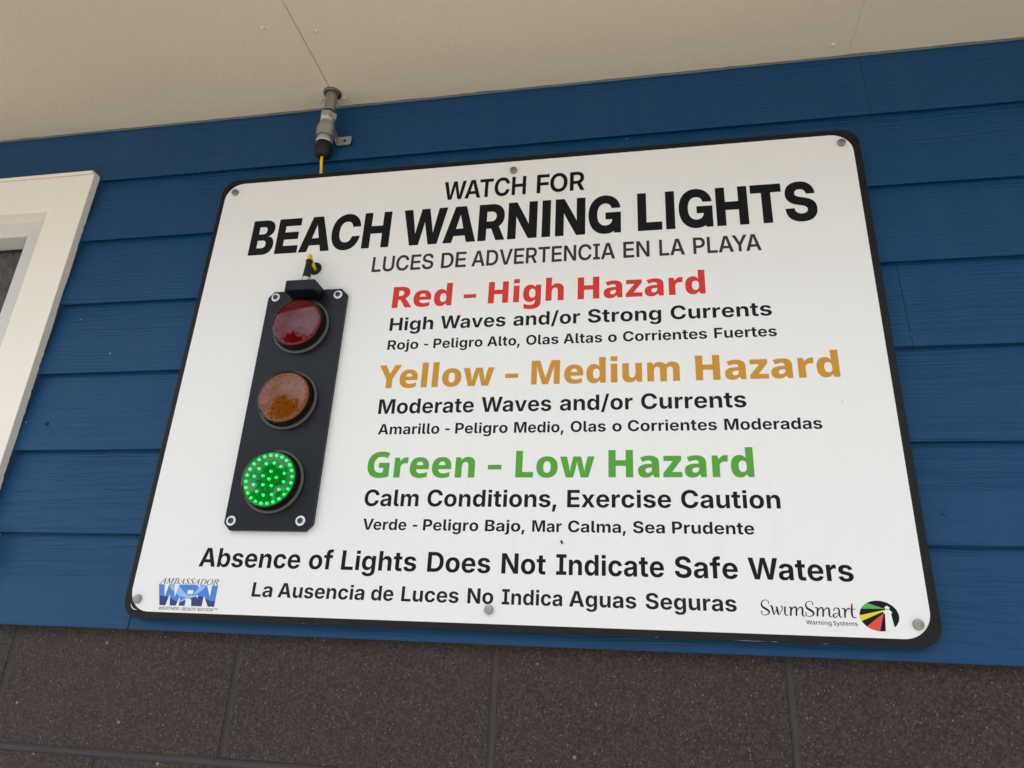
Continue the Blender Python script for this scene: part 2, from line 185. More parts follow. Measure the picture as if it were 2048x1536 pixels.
'AM':'62,0 62,728 295,728 409,400 413,387 417,373 422,357 426,339 431,321 436,301 441,281 446,260 451,239 456,218 460,198 463,185 466,197 471,217 476,238 480,259 485,280 490,300 495,320 500,339 505,357 509,373 513,387 517,400 630,728 863,728 863,0 711,0 711,339 711,352 711,366 711,382 711,399 712,417 712,436 713,455 713,475 714,496 714,517 715,538 716,558 716,579 716,588 713,575 707,554 701,532 696,511 690,491 684,470 679,450 673,431 668,413 663,396 658,379 653,365 649,351 645,339 527,0 399,0 279,339 275,351 271,364 266,379 261,395 256,412 251,431 245,450 239,469 233,490 228,511 222,532 216,553 210,574 208,581 208,580 209,560 209,539 210,518 210,498 211,477 211,457 212,437 212,418 213,400 213,382 213,367 214,352 214,339 214,0',
'Am':'59,0 59,539 199,539 203,435 210,452 220,471 232,487 245,502 259,514 274,525 290,533 307,540 324,544 342,547 360,548 388,546 413,539 436,527 456,511 474,490 488,465 500,435 502,429 508,446 519,465 532,483 546,498 561,512 578,523 596,532 615,539 635,544 655,547 675,548 700,547 723,542 744,536 765,526 783,514 800,499 814,482 827,463 837,441 844,417 848,391 849,362 849,0 700,0 700,333 698,354 694,373 686,389 675,401 662,411 648,418 632,422 615,424 601,423 589,421 578,417 568,412 558,405 550,398 543,389 537,379 532,368 529,356 527,343 526,329 526,0 382,0 382,337 381,356 376,373 369,387 359,400 346,411 332,418 316,422 298,424 286,423 274,421 263,417 253,412 243,406 234,398 227,389 220,378 215,366 211,353 209,339 208,324 208,0',
'VG':'397,-10 293,-10* 138,71* 52,235* 52,359 52,471* 139,635* 305,724* 427,724 493,724* 611,699* 655,679 598,539 560,558* 474,578* 427,578 360,578* 275,518* 236,417* 236,354 236,286* 277,188* 355,137* 414,137 435,137* 487,143* 502,146 502,273 370,273 370,412 669,412 669,32 614,13* 475,-10*',
'Vn':'69,0 69,551 202,551 226,478 233,478 251,504* 300,541* 364,561* 402,561 489,561* 596,465* 596,358 596,0 420,0 420,308 420,364* 384,422* 345,422 286,422* 245,332* 245,247 245,0',
'VL':'80,0 80,714 258,714 258,145 538,145 538,0',
'AE':'62,0 62,728 560,728 560,600 215,600 215,430 533,430 533,305 215,305 215,127 560,127 560,0',
'Ax':'17,0 193,276 28,539 189,539 236,457 247,437 258,418 268,398 277,378 287,358 288,356 289,358 299,378 308,398 318,417 329,437 341,457 390,539 548,539 379,276 556,0 395,0 338,96 327,116 316,136 306,155 296,175 287,194 285,198 283,194 274,175 265,155 255,136 244,116 233,96 176,0',
'Ac':'303,-11 221,-11* 102,59* 37,185* 37,268 37,351* 102,477* 221,547* 303,547 352,547* 436,521* 500,471* 540,402* 547,359 407,339 403,360* 385,393* 359,417* 325,429* 304,429 267,429* 215,389* 189,317* 189,268 189,220* 215,148* 267,107* 304,107 325,107* 360,120* 386,144* 403,179* 407,200 547,181 541,137* 501,66* 437,16* 353,-11*',
'AV':'274,0 19,728 189,728 303,381 314,346 325,310 335,272 346,232 357,191 369,148 374,127 380,149 391,192 402,233 412,272 422,310 433,346 443,381 554,728 722,728 473,0',
'AB':'62,0 62,728 353,728 433,728* 541,680* 595,596* 595,541 595,498* 561,434* 502,393* 464,384 464,378 506,376* 579,332* 623,255* 623,202 623,144* 566,52* 454,0* 372,0|214,124 343,124 406,124* 466,174* 466,215 466,246* 437,292* 383,318* 346,318 214,318|214,423 332,423 364,423* 413,446* 441,487* 441,516 441,556* 385,604* 335,604 214,604',
'Ab':'366,-9 324,-9* 263,18* 223,62* 212,86 206,86 206,0 59,0 59,728 208,728 208,452 212,452 224,475* 263,519* 324,547* 367,547 428,547* 528,483* 588,360* 588,269 588,180* 530,56* 430,-9*|321,110 357,110* 408,150* 435,222* 435,269 435,317* 408,388* 358,427* 321,427 284,427* 232,388* 204,318* 204,269 204,222* 232,150* 284,110*',
'Af':'365,539 365,425 254,425 254,0 105,0 105,425 10,425 10,539 105,539 105,585 106,612 110,637 117,659 127,679 139,697 154,712 170,725 189,735 210,744 232,749 256,753 281,754 297,754 313,753 328,752 342,750 355,748 366,746 375,744 382,742 362,629 357,630 352,631 346,632 340,633 333,634 326,634 320,635 313,635 298,634 285,631 275,626 267,620 261,612 257,601 255,590 254,576 254,539',
'AL':'62,0 62,728 215,728 215,127 531,127 531,0',
'AD':'320,0 215,0 215,0 178,0 131,0 62,0 62,728 215,728 215,728 322,728 375,725 424,717 470,703 511,684 548,660 581,631 609,597 633,559 652,516 665,469 673,419 676,364 673,310 665,259 652,212 633,169 609,131 581,97 548,68 511,44 469,25 423,11 373,3|215,131 313,131 346,132 377,137 404,145 429,156 451,170 470,187 486,208 500,232 510,260 517,291 522,326 523,364 522,402 517,437 510,468 500,495 486,519 470,540 451,558 429,572 404,583 377,590 346,595 313,597 215,597',
'AN':'62,0 62,728 230,728 456,364 465,351 473,337 482,321 491,306 500,289 509,272 518,253 527,234 537,214 545,196 544,202 543,224 542,247 541,269 540,290 539,312 538,332 538,350 537,367 537,382 537,728 693,728 693,0 524,0 318,330 308,347 297,364 287,382 277,399 267,417 257,437 246,457 236,478 224,500 212,524 209,530 209,530 211,505 212,480 213,457 214,434 215,413 216,393 217,375 217,358 218,343 218,330 218,0',
'AI':'34,0 34,126 154,126 154,602 34,602 34,728 426,728 426,602 307,602 307,126 426,126 426,0',
'MA':'-126,0 -122,19 -55,19* 0,83 28,115* 292,426* 530,707 550,707 525,86 524,50* 565,21* 612,19 609,0 329,0 333,19 341,19 389,19* 423,59* 425,116 429,235 198,235 183,235* 172,223 97,134 47,73* 47,53 47,33* 80,19* 117,19 112,0|213,272 431,272 443,546',
'MM':'-54,0 -48,20 -15,20* 25,34* 49,72* 59,108 190,573 199,605* 199,624 199,649* 163,670* 123,672 129,692 316,692 388,161 739,692 929,692 923,672 915,672 872,672* 830,635* 816,584 692,119 688,102* 682,76* 682,67 682,42* 718,22* 758,20 753,0 479,0 484,17 516,19* 554,35* 580,80* 591,123 715,584 326,0 312,0 234,585 114,153 99,99* 99,71 99,42* 134,21* 175,19 170,0',
'MB':'-50,0 -45,20 -40,20 7,20* 50,59* 63,108 187,573 196,605* 196,625 196,650* 161,670* 121,672 126,692 381,692 611,692* 611,543 611,422* 442,374 560,334* 560,216 560,150* 484,53* 347,0* 255,0|287,385 396,385* 506,471* 506,549 506,658* 379,658 347,658* 318,651* 306,631* 299,611 294,596* 266,491* 243,401 243,391* 253,388 262,385*|228,31 335,31* 448,135* 448,226 448,292* 369,353* 289,353 258,353* 228,348* 223,331 163,108 161,98* 156,74* 156,66 156,44* 190,31*',
'MS':'228,-14 165,-14* 86,15 79,18* 67,20* 62,20 33,20* 22,-12 4,-12 38,217 57,218 59,120* 145,16* 217,16 255,16* 316,53* 351,116* 351,156 351,182* 328,233* 308,259 293,279* 253,321* 229,345 174,401* 131,483* 131,526 131,578* 181,660* 271,707* 330,707 354,707* 398,702* 418,694 439,687* 462,680* 466,680 492,680* 504,704 523,704 491,501 475,501 474,587* 406,675* 345,675 292,675* 230,613* 230,560 230,530* 269,466* 299,433 321,410* 368,360* 392,334 448,272* 448,188 448,130* 391,39* 292,-14*',
'MD':'-53,0 -47,20 -42,20 5,20* 48,56* 62,108 187,573 196,608* 196,624 196,649* 160,670* 120,672 126,692 391,692 491,692* 635,623* 713,494* 713,405 713,324* 647,178* 524,65* 353,0* 248,0|253,33 338,33* 466,98* 553,210* 597,352* 597,428 597,541* 486,659* 378,659 346,659* 314,648* 297,612* 287,576 168,133 156,90* 156,73 156,50* 179,42 190,38* 228,33*',
'MO':'298,-15 216,-15* 97,47* 32,162* 32,241 32,309* 82,443* 169,563* 282,654* 410,707* 475,707 557,707* 673,643* 736,527* 736,450 736,395* 700,280* 637,172* 554,80* 506,48 412,-15*|299,15 351,15* 446,71* 528,167* 589,290* 623,426* 623,493 623,583* 547,677* 477,677 423,677* 317,614* 226,501* 194,426 170,370* 145,259* 145,204 145,113* 226,15*',
'MR':'-50,0 -45,20 -40,20 7,20* 50,59* 63,108 187,573 196,605* 196,625 196,650* 161,670* 121,672 126,692 419,692 524,692* 630,613* 630,542 630,400* 431,350 523,127 546,72* 589,20* 624,20 628,20 622,0 467,0 329,340 307,340 282,340* 242,342* 227,344 170,132 158,86* 158,68 158,40* 193,19* 230,19 241,19 235,0|301,372 405,372* 516,463* 516,541 516,659* 374,659 349,659* 319,650* 302,622* 294,593 235,376 250,375* 283,372*',
'XW':'222,0 25,728 138,728 245,305 250,286 254,266 259,246 263,226 267,206 271,185 275,165 279,144 283,123 287,103 291,123 295,144 299,165 303,185 307,206 312,226 316,246 321,266 325,286 330,305 440,728 559,728 668,305 673,286 678,266 683,246 687,226 691,206 696,185 700,165 704,144 708,123 712,105 715,123 719,144 723,165 727,185 732,206 736,226 740,246 745,266 749,286 754,305 861,728 974,728 776,0 651,0 534,437 528,463 521,489 515,516 510,545 504,575 499,604 495,579 489,550 484,521 478,493 472,465 464,437 347,0',
'XE':'82,0 82,728 537,728 537,634 190,634 190,414 513,414 513,321 190,321 190,93 540,93 540,0',
'XA':'25,0 285,728 416,728 680,0 564,0 496,194 207,194 141,0|464,285 420,410 412,435 403,462 394,491 384,523 374,558 363,596 351,637 350,643 348,637 336,595 325,556 315,521 306,490 297,460 289,434 281,410 238,285',
'XT':'45,634 45,728 607,728 607,634 380,634 380,0 272,0 272,634',
'XH':'82,0 82,728 190,728 190,419 554,419 554,728 662,728 662,0 554,0 554,325 190,325 190,0',
'XR':'82,0 82,728 340,728 381,726 418,720 451,711 480,698 507,682 529,664 548,642 564,618 576,591 585,563 590,532 592,500 590,467 585,437 576,409 564,382 548,359 529,338 506,320 480,304 458,295 619,0 496,0 348,277 340,276 190,276 190,0|190,369 330,369 356,370 379,373 400,378 418,385 434,393 447,404 458,416 467,430 474,445 479,462 482,480 483,500 482,520 479,539 474,556 467,572 458,586 447,598 434,609 418,618 400,626 379,631 355,634 329,635 190,635',
'X-':'484,353 484,262 161,262 161,353',
'XD':'317,0 138,0 138,0 82,0 82,728 190,728 190,728 324,728 376,725 424,717 468,703 508,684 544,660 575,631 602,598 625,559 643,517 656,470 663,419 666,365 663,310 656,259 643,212 625,170 602,131 575,97 542,68 506,44 465,25 419,11 370,3|190,94 311,94 351,96 387,102 420,112 450,126 476,143 498,165 517,189 533,218 545,250 554,285 559,323 560,365 559,406 554,444 545,479 533,511 518,539 499,563 477,584 452,602 423,616 391,625 356,631 317,633 190,633',
'XY':'293,0 293,291 25,728 150,728 289,495 300,476 310,457 320,439 329,421 338,403 347,382 348,381 348,383 358,404 366,423 376,441 385,459 395,477 406,495 543,728 668,728 401,291 401,0',
'XN':'82,0 82,728 207,728 485,288 492,277 499,265 507,252 515,238 524,222 533,206 542,189 551,171 561,152 570,133 572,129 572,132 570,153 569,173 568,193 567,212 566,230 566,248 566,265 565,280 565,294 565,307 565,728 674,728 674,0 548,0 299,393 290,408 280,424 271,440 261,456 252,472 242,490 231,509 220,530 208,552 194,576 183,597 184,581 185,556 186,532 187,510 188,488 189,468 190,450 190,433 191,418 191,405 191,394 191,0',
'XI':'43,0 43,93 172,93 172,634 43,634 43,728 408,728 408,634 279,634 279,93 408,93 408,0',
'XO':'384,-10 289,-10* 141,80* 56,247* 56,363 56,480* 141,647* 289,737* 384,737 478,737* 625,647* 710,480* 710,363 710,247* 625,80* 478,-10*|384,89 446,89* 546,152* 604,275* 604,363 604,453* 546,576* 446,639* 384,639 320,639* 221,575* 162,453* 162,363 162,275* 221,152* 320,89*',
'XM':'82,0 82,728 240,728 403,302 406,292 410,281 413,269 418,256 422,242 426,227 431,212 435,196 440,180 444,164 449,148 453,133 456,120 459,131 464,147 468,162 472,178 477,194 482,210 486,226 491,241 495,255 499,269 503,281 507,292 510,302 671,728 829,728 829,0 722,0 722,396 722,408 722,421 722,435 722,450 723,465 723,481 723,498 724,514 724,532 725,549 725,566 725,584 726,601 726,618 726,621 724,616 719,597 713,579 708,560 702,542 696,525 691,507 685,490 680,474 675,458 670,444 665,430 661,418 657,406 653,396 502,0 409,0 255,396 252,406 248,417 243,429 239,443 234,457 229,472 224,488 218,505 213,522 207,540 201,558 195,577 190,596 184,614 182,618 183,605 183,588 183,570 184,553 184,536 185,518 185,501 185,484 185,468 186,452 186,437 186,422 186,409 186,396 186,0',
'NW':'198,0 13,714 134,714 236,301 241,281* 251,235* 260,188* 267,144* 270,126 273,149* 282,201* 294,257* 307,309* 313,331 420,714 539,714 649,329 655,307* 668,253* 680,198* 689,146* 692,126 695,151* 706,211* 720,275* 727,302 827,714 949,714 763,0 631,0 513,421 509,438* 498,482* 488,526* 480,562* 479,572 478,562* 471,526* 461,482* 451,438* 446,419 330,0',
'Na':'212,-10 139,-10* 43,70* 43,155 43,238* 168,325* 295,329 386,332 386,356 386,415* 335,460* 288,460 249,460* 172,436* 136,419 101,503 140,524* 243,550* 302,550 402,550* 504,459* 504,364 504,0 419,0 396,75 392,75 369,46* 320,8* 257,-10*|250,80 308,80* 386,146* 386,211 386,258 317,255 232,251* 165,202* 165,158 165,118* 212,80*',
'Nr':'79,0 79,541 172,541 188,446 194,446 219,489* 301,551* 354,551 370,551* 404,548* 416,545 403,434 391,437* 361,441* 343,441 307,441* 240,405* 198,335* 198,282 198,0',
'Nn':'79,0 79,541 172,541 189,468 195,468 213,495* 264,532* 328,551* 364,551 457,551* 558,457* 558,352 558,0 440,0 440,331 440,393* 389,454* 335,454 257,454* 198,358* 198,267 198,0',
'Ni':'80,0 80,541 198,541 198,0|80,654 80,749 198,749 198,654',
'Ng':'288,-240 227,-240* 128,-224* 88,-207 88,-102 129,-123* 228,-144* 288,-144 354,-144* 426,-75* 426,-14 426,4 426,16* 428,58* 430,71 425,71 400,32* 321,-10* 265,-10 166,-10* 51,136* 51,270 51,401* 167,551* 265,551 320,551* 401,510* 428,471 433,471 446,541 544,541 544,-7 544,-83* 488,-187* 375,-240*|298,85 333,85* 384,104* 416,144* 431,206* 431,249 431,271 431,335* 404,416* 343,455* 295,455 236,455* 173,358* 173,268 173,177* 236,85*',
'NS':'252,-10 209,-10* 136,-2* 75,15* 49,27 49,139 91,119* 202,92* 256,92 302,92* 363,115* 394,159* 394,188 394,218* 365,259* 297,297* 237,319 179,342* 98,398* 57,477* 57,534 57,595* 118,679* 226,724* 297,724 359,724* 461,699* 503,681 465,582 426,600* 338,623* 294,623 255,623* 203,601* 178,562* 178,536 178,506* 206,464* 272,428* 329,406 389,383* 471,329* 515,255* 515,199 515,137* 453,43* 336,-10*',
'Ny':'97,-240 73,-240* 36,-235* 23,-232 23,-138 34,-140* 65,-144* 82,-144 128,-144* 181,-91* 197,-50 217,1 0,541 126,541 236,232 247,201* 266,140* 270,112 274,112 279,136* 298,201* 310,233 415,541 540,541 313,-62 292,-117* 236,-198* 155,-240*',
'Ns':'227,-10 170,-10* 85,7* 49,23 49,125 88,107* 184,81* 226,81 282,81* 333,116* 333,145 333,163* 312,191* 257,220* 206,239 155,259* 85,300* 48,359* 48,403 48,475* 163,551* 257,551 308,551* 396,531* 438,512 401,426 365,441* 288,462* 253,462 209,462* 162,434* 162,410 162,391* 185,365* 242,338* 292,319 342,300* 411,258* 447,199* 447,155 447,103* 396,29* 298,-10*',
'Nt':'256,-10 211,-10* 137,20* 92,96* 92,164 92,451 19,451 19,503 98,546 138,660 211,660 211,541 361,541 361,451 211,451 211,169 211,127* 252,86* 286,86 308,86* 350,94* 366,99 366,10 347,2* 289,-10*',
'Ne':'319,-10 241,-10* 119,51* 51,175* 51,267 51,358* 113,485* 225,551* 299,551 371,551* 476,492* 532,382* 532,306 532,243 173,243 175,167* 255,83* 329,83 380,83* 461,103* 504,122 504,27 464,8* 379,-10*|175,328 416,328 416,387* 359,462* 300,462 246,462* 181,392*',
'Nm':'79,0 79,541 172,541 190,470 195,470 211,496* 259,532* 320,551* 355,551 417,551* 499,508* 519,465 525,465 551,508* 641,551* 693,551 786,551* 879,457* 879,352 879,0 760,0 760,332 760,395* 713,454* 664,454 596,454* 538,367* 538,285 538,0 420,0 420,332 420,394* 372,454* 323,454 276,454* 221,411* 198,328* 198,267 198,0',
}
# lines of lettering: name, style, ink, baseline height, vertical scale, slant, words (text, x of pen start, horizontal scale, pen advances)
LINES = [
('WATCH FOR','W','ink',0.83837,0.00005783,0.00,[('WATCH',-0.37219,0.00004431,[0, 934, 1573, 2214, 2943]),('FOR',-0.19436,0.00004766,[0, 552, 1305])]),
('BEACH','T','ink',0.74090,0.00011018,0.00,[('BEACH',-0.76451,0.00008601,[0, 648, 1272, 2000, 2729]),('WARNING',-0.44676,0.00008466,[0, 955, 1703, 2363, 3098, 3403, 4137]),('LIGHTS',-0.01087,0.00008420,[0, 569, 875, 1613, 2337, 2987])]),
('LUCES','L','grey',0.68744,0.00004519,0.00,[('LUCES',-0.50022,0.00003786,[0, 555, 1266, 1994, 2597]),('DE',-0.36647,0.00003893,[0, 704]),('ADVERTENCIA',-0.30692,0.00003622,[0, 709, 1413, 2117, 2720, 3368, 4005, 4609, 5339, 6067, 6468]),('EN',-0.03541,0.00003732,[0, 603]),('LA',0.02648,0.00003623,[0, 555]),('PLAYA',0.08381,0.00003671,[0, 632, 1187, 1816, 2415])]),
('Red','V','red',0.60950,0.00006069,0.00,[('Red',-0.45449,0.00006318,[0, 669, 1279]),('-',-0.31725,0.00007075,[0]),('High',-0.27588,0.00006032,[0, 762, 1077, 1716]),('Hazard',-0.11730,0.00006228,[0, 762, 1376, 1878, 2492, 2952])]),
('High Waves','A','ink',0.56335,0.00003525,0.00,[('High',-0.45088,0.00003804,[0, 741, 1008, 1634]),('Waves',-0.35498,0.00003611,[0, 992, 1567, 2159, 2748]),('and/or',-0.22431,0.00003658,[0, 576, 1192, 1816, 2201, 2808]),('Strong',-0.09584,0.00003852,[0, 655, 1025, 1427, 2034, 2650]),('Currents',0.04189,0.00003815,[0, 737, 1354, 1755, 2157, 2746, 3362, 3732])]),
('Rojo','A','ink',0.52595,0.00002562,0.00,[('Rojo',-0.44957,0.00002782,[0, 656, 1263, 1531]),('-',-0.38419,0.00002241,[0]),('Peligro',-0.36529,0.00002638,[0, 645, 1234, 1537, 1805, 2430, 2832]),('Alto,',-0.26781,0.00002588,[0, 743, 1046, 1415, 2022]),('Olas',-0.20026,0.00002621,[0, 766, 1069, 1645]),('Altas',-0.13568,0.00002612,[0, 743, 1046, 1415, 1991]),('o',-0.06137,0.00002737,[0]),('Corrientes',-0.03670,0.00002682,[0, 737, 1344, 1746, 2148, 2416, 3004, 3621, 3990, 4579]),('Fuertes',0.10976,0.00002687,[0, 586, 1202, 1792, 2193, 2562, 3151])]),
('Yellow','V','orange',0.45277,0.00006056,0.00,[('Yellow',-0.45708,0.00006175,[0, 580, 1190, 1503, 1817, 2449]),('-',-0.23388,0.00007005,[0]),('Medium',-0.19281,0.00006005,[0, 958, 1568, 2207, 2522, 3185]),('Hazard',0.07388,0.00006280,[0, 762, 1376, 1878, 2492, 2952])]),
('Moderate','A','ink',0.40556,0.00003666,0.00,[('Moderate',-0.45260,0.00003650,[0, 925, 1532, 2157, 2746, 3147, 3723, 4093]),('Waves',-0.27092,0.00003615,[0, 992, 1567, 2159, 2748]),('and/or',-0.13995,0.00003708,[0, 576, 1192, 1816, 2201, 2808]),('Currents',-0.00993,0.00003831,[0, 737, 1354, 1755, 2157, 2746, 3362, 3732])]),
('Amarillo','A','ink',0.36871,0.00002550,0.00,[('Amarillo',-0.44674,0.00002645,[0, 743, 1651, 2227, 2628, 2896, 3199, 3502]),('-',-0.33244,0.00002289,[0]),('Peligro',-0.31346,0.00002641,[0, 645, 1234, 1537, 1805, 2430, 2832]),('Medio,',-0.21447,0.00002559,[0, 925, 1514, 2139, 2406, 3013]),('Olas',-0.12172,0.00002643,[0, 766, 1069, 1645]),('o',-0.05516,0.00002759,[0]),('Corrientes',-0.03096,0.00002693,[0, 737, 1344, 1746, 2148, 2416, 3004, 3621, 3990, 4579]),('Moderadas',0.11585,0.00002646,[0, 925, 1532, 2157, 2746, 3147, 3723, 4348, 4923])]),
('Green','V','green',0.29415,0.00006149,0.00,[('Green',-0.46031,0.00006177,[0, 738, 1199, 1809, 2419]),('-',-0.25402,0.00006921,[0]),('Low',-0.21258,0.00006248,[0, 573, 1206]),('Hazard',-0.06563,0.00006297,[0, 762, 1376, 1878, 2492, 2952])]),
('Calm','A','ink',0.24689,0.00003759,0.00,[('Calm',-0.45664,0.00003789,[0, 737, 1313, 1616]),('Conditions,',-0.35029,0.00003831,[0, 737, 1344, 1960, 2585, 2852, 3222, 3489, 4096, 4712, 5266]),('Exercise',-0.12642,0.00003859,[0, 608, 1181, 1770, 2171, 2754, 3021, 3575]),('Caution',0.04593,0.00003838,[0, 737, 1313, 1929, 2299, 2566, 3173])]),
('Verde','A','ink',0.20865,0.00002453,0.00,[('Verde',-0.45310,0.00002581,[0, 691, 1280, 1682, 2306]),('-',-0.37231,0.00002298,[0]),('Peligro',-0.35337,0.00002682,[0, 645, 1234, 1537, 1805, 2430, 2832]),('Bajo,',-0.25316,0.00002774,[0, 658, 1234, 1501, 2109]),('Mar',-0.17879,0.00002497,[0, 925, 1501]),('Calma,',-0.12307,0.00002654,[0, 737, 1313, 1616, 2524, 3100]),('Sea',-0.02552,0.00002710,[0, 655, 1245]),('Prudente',0.03110,0.00002678,[0, 645, 1047, 1664, 2288, 2876, 3493, 3862])]),
('Absence','A','ink',0.14525,0.00004167,0.00,[('Absence',-0.72923,0.00004192,[0, 743, 1367, 1920, 2509, 3125, 3708]),('of',-0.53698,0.00004225,[0, 607]),('Lights',-0.48303,0.00004261,[0, 564, 831, 1457, 2073, 2442]),('Does',-0.34156,0.00004196,[0, 718, 1325, 1914]),('Not',-0.22468,0.00004097,[0, 754, 1362]),('Indicate',-0.14016,0.00003930,[0, 460, 1076, 1701, 1968, 2550, 3126, 3496]),('Safe',0.03277,0.00004107,[0, 655, 1231, 1625]),('Waters',0.13606,0.00004077,[0, 992, 1567, 1937, 2526, 2928])]),
('La Ausencia','A','soft',0.10045,0.00003050,0.00,[('La',-0.62723,0.00003433,[0, 564]),('Ausencia',-0.58099,0.00003234,[0, 743, 1359, 1913, 2501, 3118, 3700, 3968]),('de',-0.42599,0.00003150,[0, 625]),('Luces',-0.37782,0.00003214,[0, 564, 1180, 1763, 2352]),('No',-0.27390,0.00003150,[0, 754]),('Indica',-0.22023,0.00002985,[0, 460, 1076, 1701, 1968, 2550]),('Aguas',-0.11938,0.00003176,[0, 743, 1368, 1984, 2561]),('Seguras',-0.00959,0.00003187,[0, 655, 1245, 1870, 2486, 2888, 3464])]),
('AMBASSADOR','M','ink',0.11679,0.00001288,0.00,[('AMBASSADOR',-0.79024,0.00001517,[0, 690, 1568, 2221, 2911, 3460, 4009, 4699, 5454, 6223])]),
('WEATHER','X','soft',0.07595,0.00000642,0.20,[('WEATHER-READY',-0.78510,0.00000764,[0, 1000, 1602, 2227, 2878, 3623, 4226, 4873, 5521, 6167, 6770, 7475, 8197]),('NATION',-0.71535,0.00000715,[0, 756, 1381, 2032, 2482, 3249])]),
('TM','X','soft',0.07838,0.00000343,0.20,[('TM',-0.68618,0.00000412,[0, 651])]),
('Warning Systems','N','ink',0.08692,0.00000760,0.00,[('Warning',0.20791,0.00000808,[0, 923, 1502, 1932, 2566, 2844, 3477]),('Systems',0.24245,0.00000794,[0, 557, 1097, 1588, 1978, 2559, 3513])]),
]
SCRIPT_STROKES = [[(0.16041, 0.11263, 0.001437), (0.16022, 0.11624, 0.000898), (0.15652, 0.11758, 0.000808), (0.1528, 0.11602, 0.001168), (0.15096, 0.11271, 0.001886), (0.15219, 0.10842, 0.002604), (0.15626, 0.10567, 0.003053), (0.15963, 0.10326, 0.002694), (0.16049, 0.10078, 0.001976), (0.15888, 0.09859, 0.001347), (0.15485, 0.09725, 0.000898), (0.15134, 0.09799, 0.000898), (0.15041, 0.09975, 0.001078), (0.15044, 0.10276, 0.001527)], [(0.16171, 0.10936, 0.000718), (0.16445, 0.10958, 0.002155), (0.16544, 0.10452, 0.002515), (0.16662, 0.09755, 0.001257)], [(0.16663, 0.09777, 0.000718), (0.16918, 0.10249, 0.000808), (0.17202, 0.10816, 0.000718)], [(0.16998, 0.10924, 0.000718), (0.17118, 0.10756, 0.002335), (0.1719, 0.10114, 0.002515), (0.17302, 0.09776, 0.001257)], [(0.17302, 0.09776, 0.000718), (0.17671, 0.10343, 0.000988), (0.17846, 0.10706, 0.001347), (0.17775, 0.10948, 0.001706), (0.17632, 0.11008, 0.000718)], [(0.18224, 0.10968, 0.001976), (0.1814, 0.10429, 0.002335), (0.18136, 0.10001, 0.001976), (0.18258, 0.09792, 0.001437), (0.18435, 0.09798, 0.000898), (0.18604, 0.09874, 0.000539)], [(0.18676, 0.10874, 0.000539), (0.18868, 0.1088, 0.001617), (0.18985, 0.10776, 0.002245), (0.18927, 0.10311, 0.002335), (0.18873, 0.09741, 0.002335)], [(0.18956, 0.10312, 0.000718), (0.19195, 0.10747, 0.001257), (0.19495, 0.10935, 0.001796), (0.19658, 0.10797, 0.002155), (0.19662, 0.10476, 0.002155), (0.19592, 0.0975, 0.002155)], [(0.19649, 0.10191, 0.000718), (0.19895, 0.10697, 0.001078), (0.20268, 0.10908, 0.001617), (0.20467, 0.10786, 0.002335), (0.20459, 0.10359, 0.002335), (0.2042, 0.09967, 0.002155), (0.20539, 0.09759, 0.001437), (0.20788, 0.09802, 0.000539)], [(0.21864, 0.11269, 0.001437), (0.21831, 0.11626, 0.000898), (0.2148, 0.11759, 0.000808), (0.21109, 0.11576, 0.001168), (0.20972, 0.11265, 0.001886), (0.21083, 0.1084, 0.002604), (0.21497, 0.10568, 0.003053), (0.21821, 0.1033, 0.002694), (0.21886, 0.10085, 0.001976), (0.21701, 0.09846, 0.001347), (0.2127, 0.09726, 0.000898), (0.20964, 0.09808, 0.000898), (0.20891, 0.09982, 0.001078), (0.20893, 0.1028, 0.001527)], [(0.22095, 0.10942, 0.000539), (0.22302, 0.10912, 0.001617), (0.22466, 0.10811, 0.002155), (0.22402, 0.10348, 0.002335), (0.22339, 0.0976, 0.002335)], [(0.22429, 0.10278, 0.000718), (0.22672, 0.10782, 0.001257), (0.22969, 0.10947, 0.001796), (0.2314, 0.10796, 0.002155), (0.23143, 0.10442, 0.002155), (0.23066, 0.09742, 0.002155)], [(0.23134, 0.1023, 0.000718), (0.23398, 0.10733, 0.001078), (0.23731, 0.1092, 0.001617), (0.23924, 0.10784, 0.002335), (0.23921, 0.10325, 0.002335), (0.23898, 0.09937, 0.001976), (0.24017, 0.09765, 0.001257), (0.24232, 0.09828, 0.000539)], [(0.24524, 0.1057, 0.001796), (0.24627, 0.10862, 0.001078), (0.24949, 0.10957, 0.001257), (0.25206, 0.10788, 0.002155), (0.25212, 0.10365, 0.002155), (0.2521, 0.09944, 0.001976), (0.2536, 0.09753, 0.001257), (0.2556, 0.09815, 0.000539)], [(0.25183, 0.10294, 0.000718), (0.24724, 0.10209, 0.001078), (0.24427, 0.10024, 0.001617), (0.24402, 0.09813, 0.001796), (0.24598, 0.09714, 0.001257), (0.24891, 0.09864, 0.000898), (0.25159, 0.10153, 0.000718)], [(0.25561, 0.1087, 0.000539), (0.25805, 0.10891, 0.001617), (0.25966, 0.10797, 0.002335), (0.25943, 0.10318, 0.002245), (0.25872, 0.09727, 0.002155)], [(0.25955, 0.10248, 0.000718), (0.26201, 0.10748, 0.001257), (0.26464, 0.10932, 0.001617), (0.26601, 0.10817, 0.001796)], [(0.26991, 0.11584, 0.001527), (0.26874, 0.1091, 0.002335), (0.26822, 0.10206, 0.002335), (0.26911, 0.09824, 0.001796), (0.27143, 0.09761, 0.001257), (0.27405, 0.0984, 0.000449)], [(0.26647, 0.10853, 0.000898), (0.2735, 0.10875, 0.000898)], [(0.18291, 0.11537, 0.002694), (0.18295, 0.11502, 0.003053)]]
